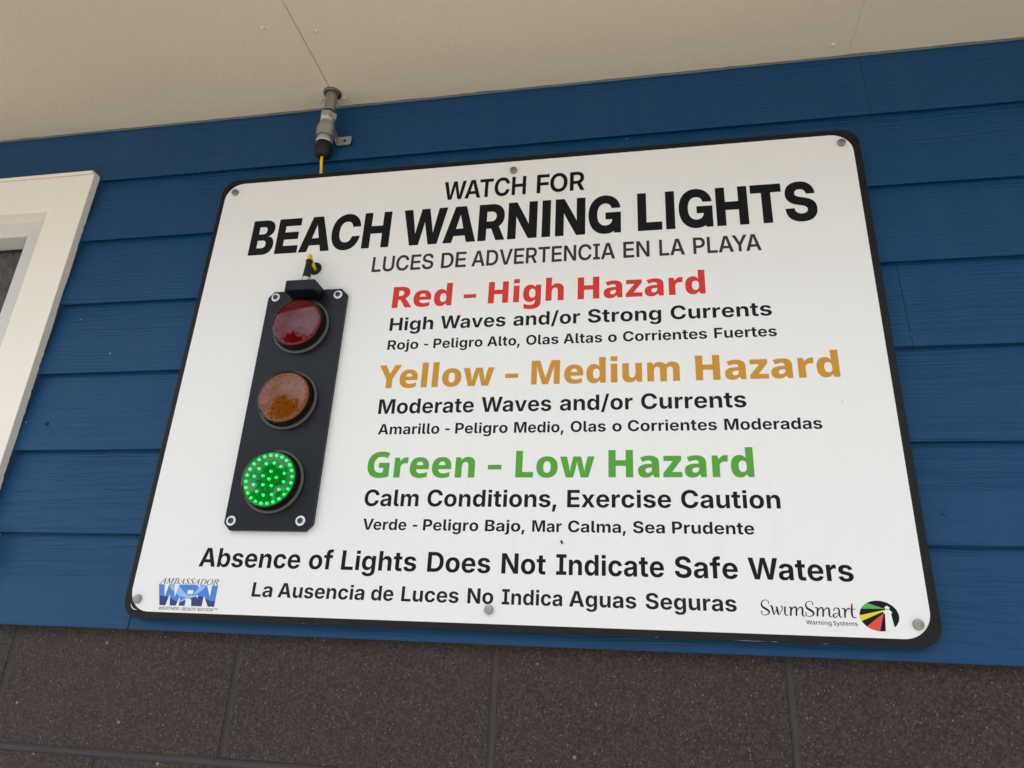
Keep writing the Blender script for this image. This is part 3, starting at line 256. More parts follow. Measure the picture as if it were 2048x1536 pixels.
WAVE_LOGO = {'mid_blue': [[(-0.79281, 0.11559), (-0.75947, 0.11573), (-0.72564, 0.11596), (-0.68616, 0.11572), (-0.68611, 0.08283), (-0.70752, 0.08302), (-0.78374, 0.08275)]], 'sky_blue': [[(-0.77377, 0.11463), (-0.76336, 0.11428), (-0.75468, 0.11357), (-0.75089, 0.10966), (-0.74465, 0.10429), (-0.73734, 0.10021), (-0.72544, 0.10023), (-0.71691, 0.09955), (-0.72473, 0.09721), (-0.73048, 0.09492), (-0.73955, 0.09193), (-0.74782, 0.08848), (-0.75111, 0.08899), (-0.7434, 0.09334), (-0.7405, 0.09586), (-0.74932, 0.09744), (-0.75644, 0.10061), (-0.76319, 0.10503), (-0.76919, 0.10918)], [(-0.72586, 0.10052), (-0.7271, 0.10134), (-0.72236, 0.10794), (-0.71847, 0.11528), (-0.70719, 0.11489), (-0.71028, 0.11009), (-0.7161, 0.10505), (-0.72101, 0.10218)]], 'navy': [[(-0.78761, 0.09773), (-0.77689, 0.09748), (-0.77004, 0.09564), (-0.76382, 0.09337), (-0.75359, 0.0891), (-0.74777, 0.08824), (-0.73952, 0.09181), (-0.72916, 0.09526), (-0.72203, 0.09759), (-0.71393, 0.09872), (-0.70736, 0.09739), (-0.70268, 0.0951), (-0.69574, 0.09197), (-0.68609, 0.09135), (-0.68611, 0.08283), (-0.70752, 0.08302), (-0.78374, 0.08275)]], 'white': [[(-0.78236, 0.11616), (-0.77364, 0.11612), (-0.77751, 0.09574)], [(-0.76385, 0.11624), (-0.75519, 0.11621), (-0.75971, 0.09532)], [(-0.76888, 0.10088), (-0.76491, 0.08228), (-0.77304, 0.0824)], [(-0.74981, 0.09804), (-0.74875, 0.08227), (-0.75438, 0.08235)], [(-0.73805, 0.10753), (-0.72967, 0.10775), (-0.72799, 0.10657), (-0.72762, 0.10414), (-0.72925, 0.10153), (-0.73836, 0.10153)], [(-0.73864, 0.09396), (-0.73025, 0.09396), (-0.72844, 0.09225), (-0.72664, 0.08233), (-0.73825, 0.08222)], [(-0.72468, 0.11635), (-0.718, 0.11627), (-0.71886, 0.11244)], [(-0.70615, 0.11645), (-0.69658, 0.11632), (-0.69676, 0.09798)], [(-0.70757, 0.09981), (-0.69686, 0.08226), (-0.70804, 0.08229)], [(-0.72162, 0.09881), (-0.71816, 0.10043), (-0.71822, 0.09769), (-0.71862, 0.09495), (-0.72022, 0.09733)]]}
DISC = (0.30272, 0.10088, 0.02484, 0.01989)
BEACON_LOGO = {'leaf': [(0.31102, 0.11035), (0.2889, 0.11741), (0.28428, 0.1142), (0.28044, 0.10966)], 'lemon': [(0.31103, 0.10909), (0.27788, 0.10102), (0.27829, 0.09729), (0.27965, 0.09351), (0.3079, 0.10644)], 'coral': [(0.30877, 0.10472), (0.28513, 0.08684), (0.29237, 0.0828), (0.30111, 0.08103)], 'white': [(0.31392, 0.11528), (0.31426, 0.11377), (0.31703, 0.11244), (0.31711, 0.11118), (0.3162, 0.11051), (0.31654, 0.10899), (0.31719, 0.10833), (0.31934, 0.10612), (0.31923, 0.10535), (0.31783, 0.10379), (0.31873, 0.09589), (0.3197, 0.08804), (0.3232, 0.07996), (0.308, 0.07793), (0.30825, 0.08185), (0.31024, 0.10336), (0.30816, 0.10569), (0.30791, 0.10652), (0.31114, 0.10852), (0.3114, 0.11044), (0.31049, 0.11186), (0.31058, 0.11251), (0.31315, 0.11373)], 'black': [(0.31193, 0.1103), (0.31596, 0.11012), (0.31588, 0.10951), (0.31185, 0.10969)]}

# ------------------------------------------------------------------ materials
class Mat:
    """small wrapper to write node materials briefly"""
    def __init__(self, name):
        self.m = bpy.data.materials.new(name)
        self.m.use_nodes = True
        self.t = self.m.node_tree
        self.b = self.t.nodes['Principled BSDF']
        self.o = self.t.nodes['Material Output']
    def set(self, **k):
        for a, v in k.items():
            n = {'col': 'Base Color', 'rough': 'Roughness', 'metal': 'Metallic', 'spec': 'Specular IOR Level',
                 'coat': 'Coat Weight', 'coat_rough': 'Coat Roughness', 'ior': 'IOR', 'aniso': 'Anisotropic',
                 'emit': 'Emission Color', 'power': 'Emission Strength'}[a]
            if n in ('Base Color', 'Emission Color'):
                v = (*v, 1.0)
            self.b.inputs[n].default_value = v
        return self
    def node(self, t, **k):
        n = self.t.nodes.new('ShaderNode' + t)
        for a, v in k.items():
            setattr(n, a, v)
        return n
    def link(self, a, b):
        self.t.links.new(a, b)
    def coords(self, scale=(1, 1, 1), src='Object'):
        tc = self.node('TexCoord'); mp = self.node('Mapping')
        mp.inputs['Scale'].default_value = scale
        self.link(tc.outputs[src], mp.inputs[0])
        return mp.outputs[0]
    def noise(self, vec, scale, detail=4.0, rough=0.55, dist=0.0):
        n = self.node('TexNoise')
        n.inputs['Scale'].default_value = scale
        n.inputs['Detail'].default_value = detail
        n.inputs['Roughness'].default_value = rough
        n.inputs['Distortion'].default_value = dist
        self.link(vec, n.inputs['Vector'])
        return n.outputs['Fac']
    def ramp(self, fac, stops):
        r = self.node('ValToRGB')
        e = r.color_ramp.elements
        while len(e) < len(stops):
            e.new(0.5)
        for q, (p, c) in zip(e, stops):
            q.position = p
            q.color = (*c, 1.0) if len(c) == 3 else c
        self.link(fac, r.inputs[0])
        return r.outputs['Color']
    def math(self, op, a, b=None):
        n = self.node('Math', operation=op)
        for i, v in enumerate((a, b)):
            if v is None:
                continue
            if isinstance(v, (int, float)):
                n.inputs[i].default_value = v
            else:
                self.link(v, n.inputs[i])
        return n.outputs[0]
    def mix(self, fac, a, b, mode='MIX'):
        n = self.node('Mix', data_type='RGBA', blend_type=mode)
        for nm, v in (('Factor', fac), ('A', a), ('B', b)):
            if isinstance(v, (int, float)):
                n.inputs[nm].default_value = v
            elif isinstance(v, tuple):
                n.inputs[nm].default_value = (*v, 1.0)
            else:
                self.link(v, n.inputs[nm])
        return n.outputs['Result']
    def bump(self, h, dist, strength=1.0, prev=None):
        n = self.node('Bump')
        n.inputs['Distance'].default_value = dist
        n.inputs['Strength'].default_value = strength
        self.link(h, n.inputs['Height'])
        if prev is not None:
            self.link(prev, n.inputs['Normal'])
        return n.outputs[0]
    def col(self, c): self.link(c, self.b.inputs['Base Color'])
    def nrm(self, n): self.link(n, self.b.inputs['Normal'])
    def rgh(self, r): self.link(r, self.b.inputs['Roughness'])

def plain(name, col, rough=0.5, **k):
    m = Mat(name).set(col=col, rough=rough, **k)
    return m

def grey(v): return (v, v, v)

# painted fibre-cement boards with pressed cedar grain
LAP = 0.15455
def siding_material():
    m = Mat('blue_painted_boards').set(rough=0.45, spec=0.22)
    geo = m.coords((1, 1, 1))
    sep = m.node('SeparateXYZ'); m.link(geo, sep.inputs[0])
    # every course has its own piece of grain
    course = m.math('FLOOR', m.math('DIVIDE', m.math('SUBTRACT', sep.outputs['Z'], 0.0448), LAP))
    cmb = m.node('CombineXYZ')
    m.link(m.math('ADD', sep.outputs['X'], m.math('MULTIPLY', course, 7.31)), cmb.inputs[0])
    m.link(m.math('MULTIPLY', course, 3.7), cmb.inputs[1])
    m.link(sep.outputs['Z'], cmb.inputs[2])
    big = m.noise(cmb.outputs[0], 2.2, 3.0)
    # the grain lines wander slowly and crowd together in places
    zz = m.math('ADD', sep.outputs['Z'], m.math('MULTIPLY', m.math('SUBTRACT', big, 0.5), 0.045))
    fine = m.noise(cmb.outputs[0], 14.0, 3.0)
    zz = m.math('ADD', zz, m.math('MULTIPLY', m.math('SUBTRACT', fine, 0.5), 0.0035))
    lv = m.node('CombineXYZ')
    m.link(m.math('MULTIPLY', cmb.outputs[0], 1.0) if False else m.math('MULTIPLY', m.math('ADD', sep.outputs['X'], m.math('MULTIPLY', course, 7.31)), 2.4), lv.inputs[0])
    m.link(m.math('MULTIPLY', course, 1.7), lv.inputs[1])
    m.link(m.math('MULTIPLY', zz, 255.0), lv.inputs[2])
    g = m.noise(lv.outputs[0], 1.0, 3.0, 0.6)
    gr = m.ramp(g, [(0.30, (0, 0, 0)), (0.46, (0.62, 0.62, 0.62)), (0.70, (1, 1, 1))])
    # fade the grain out in patches
    patch = m.noise(cmb.outputs[0], 3.1, 2.0)
    pm = m.ramp(patch, [(0.34, grey(0.18)), (0.60, grey(1.0))])
    amp = m.math('MULTIPLY', m.math('SUBTRACT', 1.0, gr), pm)
    h = m.math('SUBTRACT', 1.0, amp)
    peel = m.noise(geo, 900.0, 2.0)
    b1 = m.bump(peel, 0.00012, 0.5)
    m.nrm(m.bump(h, 0.00125, 1.0, b1))
    base = m.mix(m.noise(geo, 4.0, 6.0, 0.65), (0.0040, 0.0480, 0.127), (0.0058, 0.0555, 0.145))
    streak = m.node('Mapping'); streak.inputs['Scale'].default_value = (26, 1, 1.6)
    m.link(geo, streak.inputs[0])
    dust = m.ramp(m.noise(streak.outputs[0], 1.0, 6.0, 0.65), [(0.50, grey(0)), (0.78, grey(0.14))])
    base = m.mix(dust, base, (0.060, 0.095, 0.150))
    wear = m.ramp(m.noise(geo, 95.0, 6.0, 0.75), [(0.66, grey(0)), (0.80, grey(0.10))])
    base = m.mix(wear, base, (0.10, 0.14, 0.19))
    # scattered paint flecks
    v = m.node('TexVoronoi', feature='F1'); v.inputs['Scale'].default_value = 42.0
    m.link(geo, v.inputs['Vector'])
    sp = m.node('SeparateColor'); m.link(v.outputs['Color'], sp.inputs[0])
    fleck = m.math('MULTIPLY', m.math('LESS_THAN', v.outputs['Distance'], 0.05), m.math('GREATER_THAN', sp.outputs[0], 0.955))
    m.col(m.mix(fleck, base, (0.42, 0.48, 0.52)))
    m.rgh(m.math('ADD', 0.30, m.math('MULTIPLY', m.noise(geo, 18.0, 5.0, 0.65), 0.26)))
    return m.m

def block_material():
    m = Mat('ground_face_block').set(rough=0.68, spec=0.2)
    geo = m.coords()
    base = m.mix(m.noise(geo, 7.0, 7.0, 0.7), (0.0285, 0.0195, 0.0160), (0.050, 0.0365, 0.031))
    sep = m.node('SeparateXYZ'); m.link(geo, sep.inputs[0])
    row = m.math('FLOOR', m.math('DIVIDE', m.math('SUBTRACT', 0.0615, m.math('SUBTRACT', sep.outputs['Z'], 0.0)), 0.2005))
    par = m.math('MULTIPLY', m.math('MODULO', m.math('ADD', row, 40.0), 2.0), 0.5)
    colm = m.math('FLOOR', m.math('SUBTRACT', m.math('DIVIDE', m.math('ADD', sep.outputs['X'], 0.2315), 0.4175), par))
    wn = m.node('TexWhiteNoise', noise_dimensions='2D')
    cb = m.node('CombineXYZ'); m.link(row, cb.inputs[0]); m.link(colm, cb.inputs[1]); m.link(cb.outputs[0], wn.inputs['Vector'])
    tonev = m.math('ADD', 0.84, m.math('MULTIPLY', wn.outputs['Value'], 0.34))
    tc = m.node('CombineColor')
    for k in range(3): m.link(tonev, tc.inputs[k])
    base = m.mix(1.0, base, tc.outputs[0], 'MULTIPLY')
    blot = m.ramp(m.noise(geo, 16.0, 6.0, 0.7, 0.6), [(0.56, grey(0)), (0.74, grey(0.38))])
    base = m.mix(blot, base, (0.062, 0.044, 0.033))
    mid = m.noise(geo, 300.0, 4.0, 0.68)
    base = m.mix(m.ramp(mid, [(0.42, grey(0)), (0.66, grey(0.9))]), base, (0.088, 0.068, 0.060))
    for sc, lim, pick, sq in ((560.0, 0.36, 0.86, (1, 1, 0.75)), (340.0, 0.28, 0.95, (0.8, 1, 1)), (140.0, 0.13, 0.975, (1, 1, 0.7))):
        v = m.node('TexVoronoi', feature='F1'); v.inputs['Scale'].default_value = sc
        vec = m.node('VectorMath', operation='ADD')
        nz = m.node('TexNoise'); nz.inputs['Scale'].default_value = sc * 1.7; nz.inputs['Detail'].default_value = 2.0
        m.link(geo, nz.inputs['Vector'])
        sca = m.node('VectorMath', operation='SCALE'); sca.inputs['Scale'].default_value = 1.1 / sc
        m.link(nz.outputs['Color'], sca.inputs[0])
        sq_ = m.node('VectorMath', operation='MULTIPLY'); sq_.inputs[1].default_value = sq
        m.link(geo, sq_.inputs[0]); m.link(sq_.outputs[0], vec.inputs[0]); m.link(sca.outputs[0], vec.inputs[1])
        m.link(vec.outputs[0], v.inputs['Vector'])
        sp = m.node('SeparateColor'); m.link(v.outputs['Color'], sp.inputs[0])
        lim_ = m.math('MULTIPLY', m.math('ADD', sp.outputs[2], 0.45), lim)
        stone = m.math('MULTIPLY', m.math('LESS_THAN', v.outputs['Distance'], lim_), m.math('GREATER_THAN', sp.outputs[0], pick))
        tone = m.ramp(sp.outputs[1], [(0.0, (0.075, 0.060, 0.050)), (0.75, (0.13, 0.108, 0.09)), (0.97, (0.23, 0.20, 0.165))])
        base = m.mix(stone, base, tone)
    v2 = m.node('TexVoronoi', feature='F1'); v2.inputs['Scale'].default_value = 36.0
    m.link(geo, v2.inputs['Vector'])
    s2 = m.node('SeparateColor'); m.link(v2.outputs['Color'], s2.inputs[0])
    big = m.math('MULTIPLY', m.math('LESS_THAN', v2.outputs['Distance'], 0.085), m.math('GREATER_THAN', s2.outputs[0], 0.93))
    base = m.mix(big, base, m.ramp(s2.outputs[1], [(0.0, (0.26, 0.20, 0.14)), (0.7, (0.30, 0.17, 0.08)), (1.0, (0.40, 0.36, 0.30))]))
    m.col(base)
    h = m.math('ADD', m.math('MULTIPLY', mid, 0.6), m.math('MULTIPLY', m.noise(geo, 620.0, 2.0), 0.5))
    m.nrm(m.bump(h, 0.0036, 1.0))
    return m.m

def soffit_material():
    m = Mat('off_white_soffit').set(rough=0.75, spec=0.25)
    geo = m.coords()
    base = m.mix(m.noise(geo, 2.2, 7.0, 0.62), (0.59, 0.51, 0.40), (0.635, 0.55, 0.435))
    v = m.node('TexVoronoi', feature='F1'); v.inputs['Scale'].default_value = 22.0
    m.link(geo, v.inputs['Vector'])
    sp = m.node('SeparateColor'); m.link(v.outputs['Color'], sp.inputs[0])
    fleck = m.math('MULTIPLY', m.math('LESS_THAN', v.outputs['Distance'], 0.035), m.math('GREATER_THAN', sp.outputs[0], 0.80))
    m.col(m.mix(fleck, base, (0.16, 0.12, 0.09)))
    h = m.math('ADD', m.noise(geo, 420.0, 2.0), m.math('MULTIPLY', m.noise(geo, 110.0, 3.0), 0.8))
    m.nrm(m.bump(h, 0.0009, 0.55))
    return m.m

def trim_material():
    m = Mat('cream_trim_paint').set(rough=0.45, spec=0.4)
    geo = m.coords()
    base = m.mix(m.noise(geo, 6.0, 3.0), (0.81, 0.755, 0.675), (0.84, 0.785, 0.705))
    v = m.node('TexVoronoi', feature='F1'); v.inputs['Scale'].default_value = 16.0
    m.link(geo, v.inputs['Vector'])
    sp = m.node('SeparateColor'); m.link(v.outputs['Color'], sp.inputs[0])
    fleck = m.math('MULTIPLY', m.math('LESS_THAN', v.outputs['Distance'], 0.022), m.math('GREATER_THAN', sp.outputs[0], 0.7))
    m.col(m.mix(fleck, base, (0.30, 0.24, 0.18)))
    m.nrm(m.bump(m.noise(geo, 240.0, 3.0), 0.0003, 0.5))
    return m.m

def face_material():
    m = Mat('white_sign_face').set(rough=0.34, spec=0.3)
    geo = m.coords()
    base = m.mix(m.noise(geo, 2.5, 3.0), (0.775, 0.765, 0.745), (0.795, 0.785, 0.768))
    run = m.node('Mapping'); run.inputs['Scale'].default_value = (55, 1, 2.2)
    m.link(geo, run.inputs[0])
    rn = m.ramp(m.noise(run.outputs[0], 1.0, 5.0, 0.6), [(0.56, grey(0)), (0.80, grey(0.10))])
    base = m.mix(rn, base, (0.56, 0.545, 0.51))
    v = m.node('TexVoronoi', feature='F1'); v.inputs['Scale'].default_value = 13.0
    m.link(geo, v.inputs['Vector'])
    sp = m.node('SeparateColor'); m.link(v.outputs['Color'], sp.inputs[0])
    fleck = m.math('MULTIPLY', m.math('LESS_THAN', v.outputs['Distance'], 0.013), m.math('GREATER_THAN', sp.outputs[0], 0.72))
    m.col(m.mix(fleck, base, (0.36, 0.34, 0.32)))
    m.nrm(m.bump(m.noise(geo, 2.4, 1.0), 0.004, 0.25, m.bump(m.noise(geo, 160.0, 3.0), 0.00006, 0.6)))
    return m.m

def black_plastic(name, lo, hi, rough=0.42, spec=0.3):
    m = Mat(name).set(spec=spec)
    geo = m.coords()
    m.col(m.mix(m.noise(geo, 40.0, 4.0), lo, hi))
    m.rgh(m.math('ADD', rough - 0.06, m.math('MULTIPLY', m.noise(geo, 60.0, 4.0), 0.14)))
    m.nrm(m.bump(m.noise(geo, 700.0, 2.0), 0.0001, 0.5))
    return m.m

def brushed_cap():
    m = Mat('brushed_steel').set(col=(0.31, 0.295, 0.26), metal=1.0, rough=0.33, aniso=0.85)
    tn = m.node('Tangent', direction_type='RADIAL', axis='Y')
    m.link(tn.outputs[0], m.b.inputs['Tangent'])
    return m.m

def zinc(name, col, rough, streak=True):
    m = Mat(name).set(metal=1.0)
    geo = m.coords((1, 1, 0.12) if streak else (1, 1, 1))
    n = m.noise(geo, 140.0, 5.0, 0.65)
    m.col(m.mix(n, tuple(0.62 * c for c in col), tuple(min(1.0, 1.15 * c) for c in col)))
    m.rgh(m.math('ADD', rough - 0.1, m.math('MULTIPLY', n, 0.25)))
    m.nrm(m.bump(n, 0.0003, 0.4))
    return m.m

def lens_cover(name, tint):
    """clear coloured plastic: light passes through tinted, and the surface mirrors the sky"""
    m = Mat(name)
    m.t.nodes.remove(m.b)
    tr = m.node('BsdfTransparent'); tr.inputs[0].default_value = (*tint, 1.0)
    gl = m.node('BsdfGlossy'); gl.inputs['Roughness'].default_value = 0.035
    gl.inputs['Color'].default_value = (0.98, 0.95, 0.95, 1.0)
    fr = m.node('Fresnel'); fr.inputs['IOR'].default_value = 1.45
    geo = m.coords()
    bp = m.bump(m.noise(geo, 60.0, 2.0), 0.0006, 0.10)
    m.link(bp, fr.inputs['Normal']); m.link(bp, gl.inputs['Normal'])
    mx = m.node('MixShader')
    m.link(fr.outputs[0], mx.inputs[0]); m.link(tr.outputs[0], mx.inputs[1]); m.link(gl.outputs[0], mx.inputs[2])
    m.link(mx.outputs[0], m.o.inputs['Surface'])
    return m.m

def window_glass():
    m = Mat('rain_pattern_glass').set(rough=0.16, spec=0.55)
    geo = m.coords((1, 1, 0.6))
    v = m.node('TexVoronoi', feature='SMOOTH_F1'); v.inputs['Scale'].default_value = 75.0
    m.link(geo, v.inputs['Vector'])
    n = m.noise(geo, 60.0, 4.0, 0.6, 1.5)
    m.col(m.mix(n, (0.008, 0.0075, 0.007), (0.105, 0.102, 0.096)))
    m.nrm(m.bump(m.math('ADD', v.outputs['Distance'], n), 0.006, 0.8))
    return m.m

def ground_material():
    m = Mat('sandy_ground').set(rough=0.9, spec=0.2)
    geo = m.coords()
    base = m.mix(m.noise(geo, 0.6, 6.0), (0.52, 0.475, 0.41), (0.61, 0.56, 0.485))
    m.col(base)
    m.nrm(m.bump(m.noise(geo, 40.0, 4.0), 0.01, 0.6))
    return m.m

def paving_material():
    m = Mat('pale_concrete').set(rough=0.85, spec=0.25)
    geo = m.coords()
    m.col(m.mix(m.noise(geo, 3.0, 6.0), (0.47, 0.435, 0.39), (0.55, 0.51, 0.455)))
    m.nrm(m.bump(m.noise(geo, 180.0, 3.0), 0.002, 0.6))
    return m.m

M_SIDING, M_BLOCK, M_SOFFIT, M_TRIM = siding_material(), block_material(), soffit_material(), trim_material()
M_FACE = face_material()
M_BOARD = black_plastic('black_board_edge', (0.0065, 0.006, 0.007), (0.011, 0.0105, 0.0115), 0.45, 0.2)
M_PLATE = black_plastic('black_acetal', (0.0036, 0.0043, 0.0080), (0.0066, 0.0080, 0.0135), 0.36, 0.28)
M_RUBBER = black_plastic('black_rubber', (0.007, 0.007, 0.0075), (0.013, 0.013, 0.0135), 0.55)
M_CAP = brushed_cap()
M_GALV = zinc('galvanised_pipe', (0.40, 0.37, 0.33), 0.52)
M_ZINC = zinc('bright_zinc', (0.62, 0.64, 0.64), 0.32, False)
M_STEEL = zinc('dull_strap_steel', (0.50, 0.50, 0.49), 0.42, False)
M_NICKEL = zinc('nickel_collar', (0.70, 0.64, 0.58), 0.30)
M_DARKMETAL = zinc('dark_ring_metal', (0.22, 0.20, 0.18), 0.5, False)
def cable_material():
    m = Mat('yellow_jacket').set(rough=0.42, spec=0.5)
    geo = m.coords()
    m.col(m.mix(m.noise(geo, 90.0, 3.0), (0.70, 0.43, 0.010), (0.84, 0.56, 0.018)))
    return m.m
M_YELLOW = cable_material()
M_WASHER = plain('white_nylon', (0.74, 0.78, 0.80), 0.35).m
M_SCREW = zinc('dark_hex_screw', (0.10, 0.11, 0.09), 0.4, False)
M_HOLE = plain('black_recess', (0.004, 0.004, 0.004), 0.8).m
M_GASKET = black_plastic('grey_rubber_gasket', (0.070, 0.070, 0.072), (0.105, 0.105, 0.107), 0.55)
M_GRAIN_CAULK = black_plastic('grey_sealant', (0.085, 0.09, 0.088), (0.15, 0.15, 0.14), 0.6)
M_BLUECAULK = black_plastic('blue_painted_sealant', (0.010, 0.030, 0.065), (0.016, 0.044, 0.10), 0.45)
M_ALU = plain('window_sash_paint', (0.62, 0.60, 0.575), 0.42).m
M_GLASS = window_glass()
M_CHIP = plain('bare_plastic_chip', (0.34, 0.35, 0.36), 0.5).m
M_DARKGAP = plain('dark_gasket', (0.006, 0.006, 0.006), 0.6).m
M_MORTAR = black_plastic('brown_grey_mortar', (0.056, 0.046, 0.046), (0.084, 0.071, 0.071), 0.8)
M_GROUND, M_PAVE = ground_material(), paving_material()
M_SHEATH = plain('dark_sheathing', (0.05, 0.05, 0.05), 0.9).m
M_ROOF = plain('roof_shingle', (0.07, 0.065, 0.06), 0.9).m
INK = {'ink': plain('black_print', (0.0050, 0.0050, 0.0072), 0.40, spec=0.16).m,
       'soft': plain('soft_black_print', (0.0115, 0.0105, 0.0125), 0.4, spec=0.16).m,
       'grey': plain('charcoal_print', (0.036, 0.032, 0.038), 0.4, spec=0.16).m,
       'red': plain('red_print', (0.63, 0.036, 0.029), 0.4, spec=0.18).m,
       'orange': plain('amber_print', (0.56, 0.265, 0.026), 0.4, spec=0.18).m,
       'green': plain('green_print', (0.088, 0.335, 0.036), 0.4, spec=0.18).m,
       'mid_blue': plain('mid_blue_print', (0.075, 0.215, 0.60), 0.4, spec=0.18).m,
       'sky_blue': plain('sky_blue_print', (0.28, 0.47, 0.77), 0.4, spec=0.18).m,
       'navy': plain('navy_print', (0.045, 0.052, 0.18), 0.4, spec=0.18).m,
       'leaf': plain('leaf_print', (0.085, 0.42, 0.065), 0.4, spec=0.18).m,
       'lemon': plain('lemon_print', (0.68, 0.58, 0.03), 0.4, spec=0.18).m,
       'coral': plain('coral_print', (0.66, 0.075, 0.055), 0.4, spec=0.18).m}

# ------------------------------------------------------------------ builders
def new_obj(name, me, parent=None, mat=None):
    o = bpy.data.objects.new(name, me)
    C.objects.link(o)
    if mat is not None:
        me.materials.clear()
        me.materials.append(mat)
    if parent is not None:
        root = parent
        while root.parent is not None:
            root = root.parent
        o.parent = parent
        me.transform(Matrix.Translation(-root.location))
    return o

def obj(name, bm, mat, parent=None, smooth=False, origin=None, angle=35):
    bmesh.ops.recalc_face_normals(bm, faces=bm.faces)
    me = bpy.data.meshes.new(name)
    bm.to_mesh(me)
    bm.free()
    if smooth:
        for p in me.polygons:
            p.use_smooth = True
        try:
            me.set_sharp_from_angle(angle=math.radians(angle))
        except Exception:
            pass
    o = new_obj(name, me, parent, mat)
    if parent is None and origin is not None:
        me.transform(Matrix.Translation(-Vector(origin)))
        o.location = origin
    return o

def tag(o, label=None, cat=None, group=None, kind=None):
    for k, v in (('label', label), ('category', cat), ('group', group), ('kind', kind)):
        if v:
            o[k] = v
    return o

def thing(name, label, cat, loc):
    o = bpy.data.objects.new(name, None)
    o.empty_display_size = 0.1
    o.location = loc
    C.objects.link(o)
    return tag(o, label, cat)

Z = EYE                      # heights below are measured from the lens
def box(bm, x0, x1, y0, y1, z0, z1, bevel=0.0, seg=2):
    vs = [bm.verts.new((x, y, z + Z)) for x in (x0, x1) for y in (y0, y1) for z in (z0, z1)]
    f = [(0, 1, 3, 2), (4, 6, 7, 5), (0, 4, 5, 1), (2, 3, 7, 6), (0, 2, 6, 4), (1, 5, 7, 3)]
    fs = [bm.faces.new([vs[i] for i in q]) for q in f]
    if bevel:
        es = list({e for q in fs for e in q.edges})
        bmesh.ops.bevel(bm, geom=es, offset=bevel, segments=seg, affect='EDGES', profile=0.5)
    return bm

def prism(bm, pts, y0, y1, bevel=0.0, seg=2):
    """outline in X, Z (heights from the lens) stretched from y0 (front) to y1 (back)"""
    a = [bm.verts.new((x, y0, z + Z)) for x, z in pts]
    b = [bm.verts.new((x, y1, z + Z)) for x, z in pts]
    n = len(pts)
    front = bm.faces.new(a)
    bm.faces.new(list(reversed(b)))
    for i in range(n):
        bm.faces.new((a[i], b[i], b[(i + 1) % n], a[(i + 1) % n]))
    if bevel:
        bmesh.ops.bevel(bm, geom=list(front.edges), offset=bevel, segments=seg, affect='EDGES', profile=0.5)
    return bm

def round_rect(x0, x1, z0, z1, r, n=10):
    out = []
    for cx, cz, a0 in ((x1 - r, z1 - r, 0), (x0 + r, z1 - r, 90), (x0 + r, z0 + r, 180), (x1 - r, z0 + r, 270)):
        for k in range(n + 1):
            a = math.radians(a0 + 90 * k / n)
            out.append((cx + r * math.cos(a), cz + r * math.sin(a)))
    return out

def lathe(bm, prof, cx, cy, cz, axis='Y', n=48, cap=(True, True)):
    """profile of (radius, position along the axis); the axis runs along Y or Z through (cx, cy, cz)"""
    rings = []
    for r, t in prof:
        ring = []
        for k in range(n):
            a = 2 * math.pi * k / n
            if axis == 'Y':
                co = (cx + r * math.cos(a), cy + t, cz + Z + r * math.sin(a))
            else:
                co = (cx + r * math.cos(a), cy + r * math.sin(a), cz + Z + t)
            ring.append(bm.verts.new(co))
        rings.append(ring)
    for p, q in zip(rings, rings[1:]):
        for k in range(n):
            bm.faces.new((p[k], p[(k + 1) % n], q[(k + 1) % n], q[k]))
    if cap[0]:
        bm.faces.new(rings[0])
    if cap[1]:
        bm.faces.new(list(reversed(rings[-1])))
    return bm

def torus(bm, cx, cy, cz, R, r, flat=1.0, n=56, m=14):
    vs = []
    for i in range(n):
        a = 2 * math.pi * i / n
        vs.append([bm.verts.new((cx + (R + r * math.cos(b)) * math.cos(a), cy + flat * r * math.sin(b), cz + Z + (R + r * math.cos(b)) * math.sin(a)))
                   for b in (2 * math.pi * j / m for j in range(m))])
    for i in range(n):
        for j in range(m):
            bm.faces.new((vs[i][j], vs[(i + 1) % n][j], vs[(i + 1) % n][(j + 1) % m], vs[i][(j + 1) % m]))
    return bm

def catmull(P, n=8):
    P = [Vector(p) for p in P]
    out = []
    for i in range(len(P) - 1):
        p0 = P[i - 1] if i else P[0] * 2 - P[1]
        p1, p2 = P[i], P[i + 1]
        p3 = P[i + 2] if i + 2 < len(P) else P[-1] * 2 - P[-2]
        for k in range(n):
            t = k / n
            out.append(0.5 * ((2 * p1) + (p2 - p0) * t + (2 * p0 - 5 * p1 + 4 * p2 - p3) * t * t + (3 * p1 - p0 - 3 * p2 + p3) * t ** 3))
    out.append(P[-1])
    return out

def tube(bm, pts, r, n=16, sub=8):
    P = catmull(pts, sub)
    up = Vector((0.31, 0.2, 0.9)).normalized()
    rings = []
    for i, p in enumerate(P):
        d = (P[min(i + 1, len(P) - 1)] - P[max(i - 1, 0)]).normalized()
        u = (up - d * up.dot(d)).normalized()
        v = d.cross(u)
        rr = r(i / (len(P) - 1)) if callable(r) else r
        rings.append([bm.verts.new(p + Vector((0, 0, Z)) + rr * (math.cos(a) * u + math.sin(a) * v)) for a in (2 * math.pi * k / n for k in range(n))])
        up = u
    for p, q in zip(rings, rings[1:]):
        for k in range(n):
            bm.faces.new((p[k], p[(k + 1) % n], q[(k + 1) % n], q[k]))
    bm.faces.new(rings[0])
    bm.faces.new(list(reversed(rings[-1])))
    return bm

def flat(bm, pts, y):
    """flat printed shape on a plane that faces the viewer"""
    bm.faces.new([bm.verts.new((x, y, z + Z)) for x, z in pts])

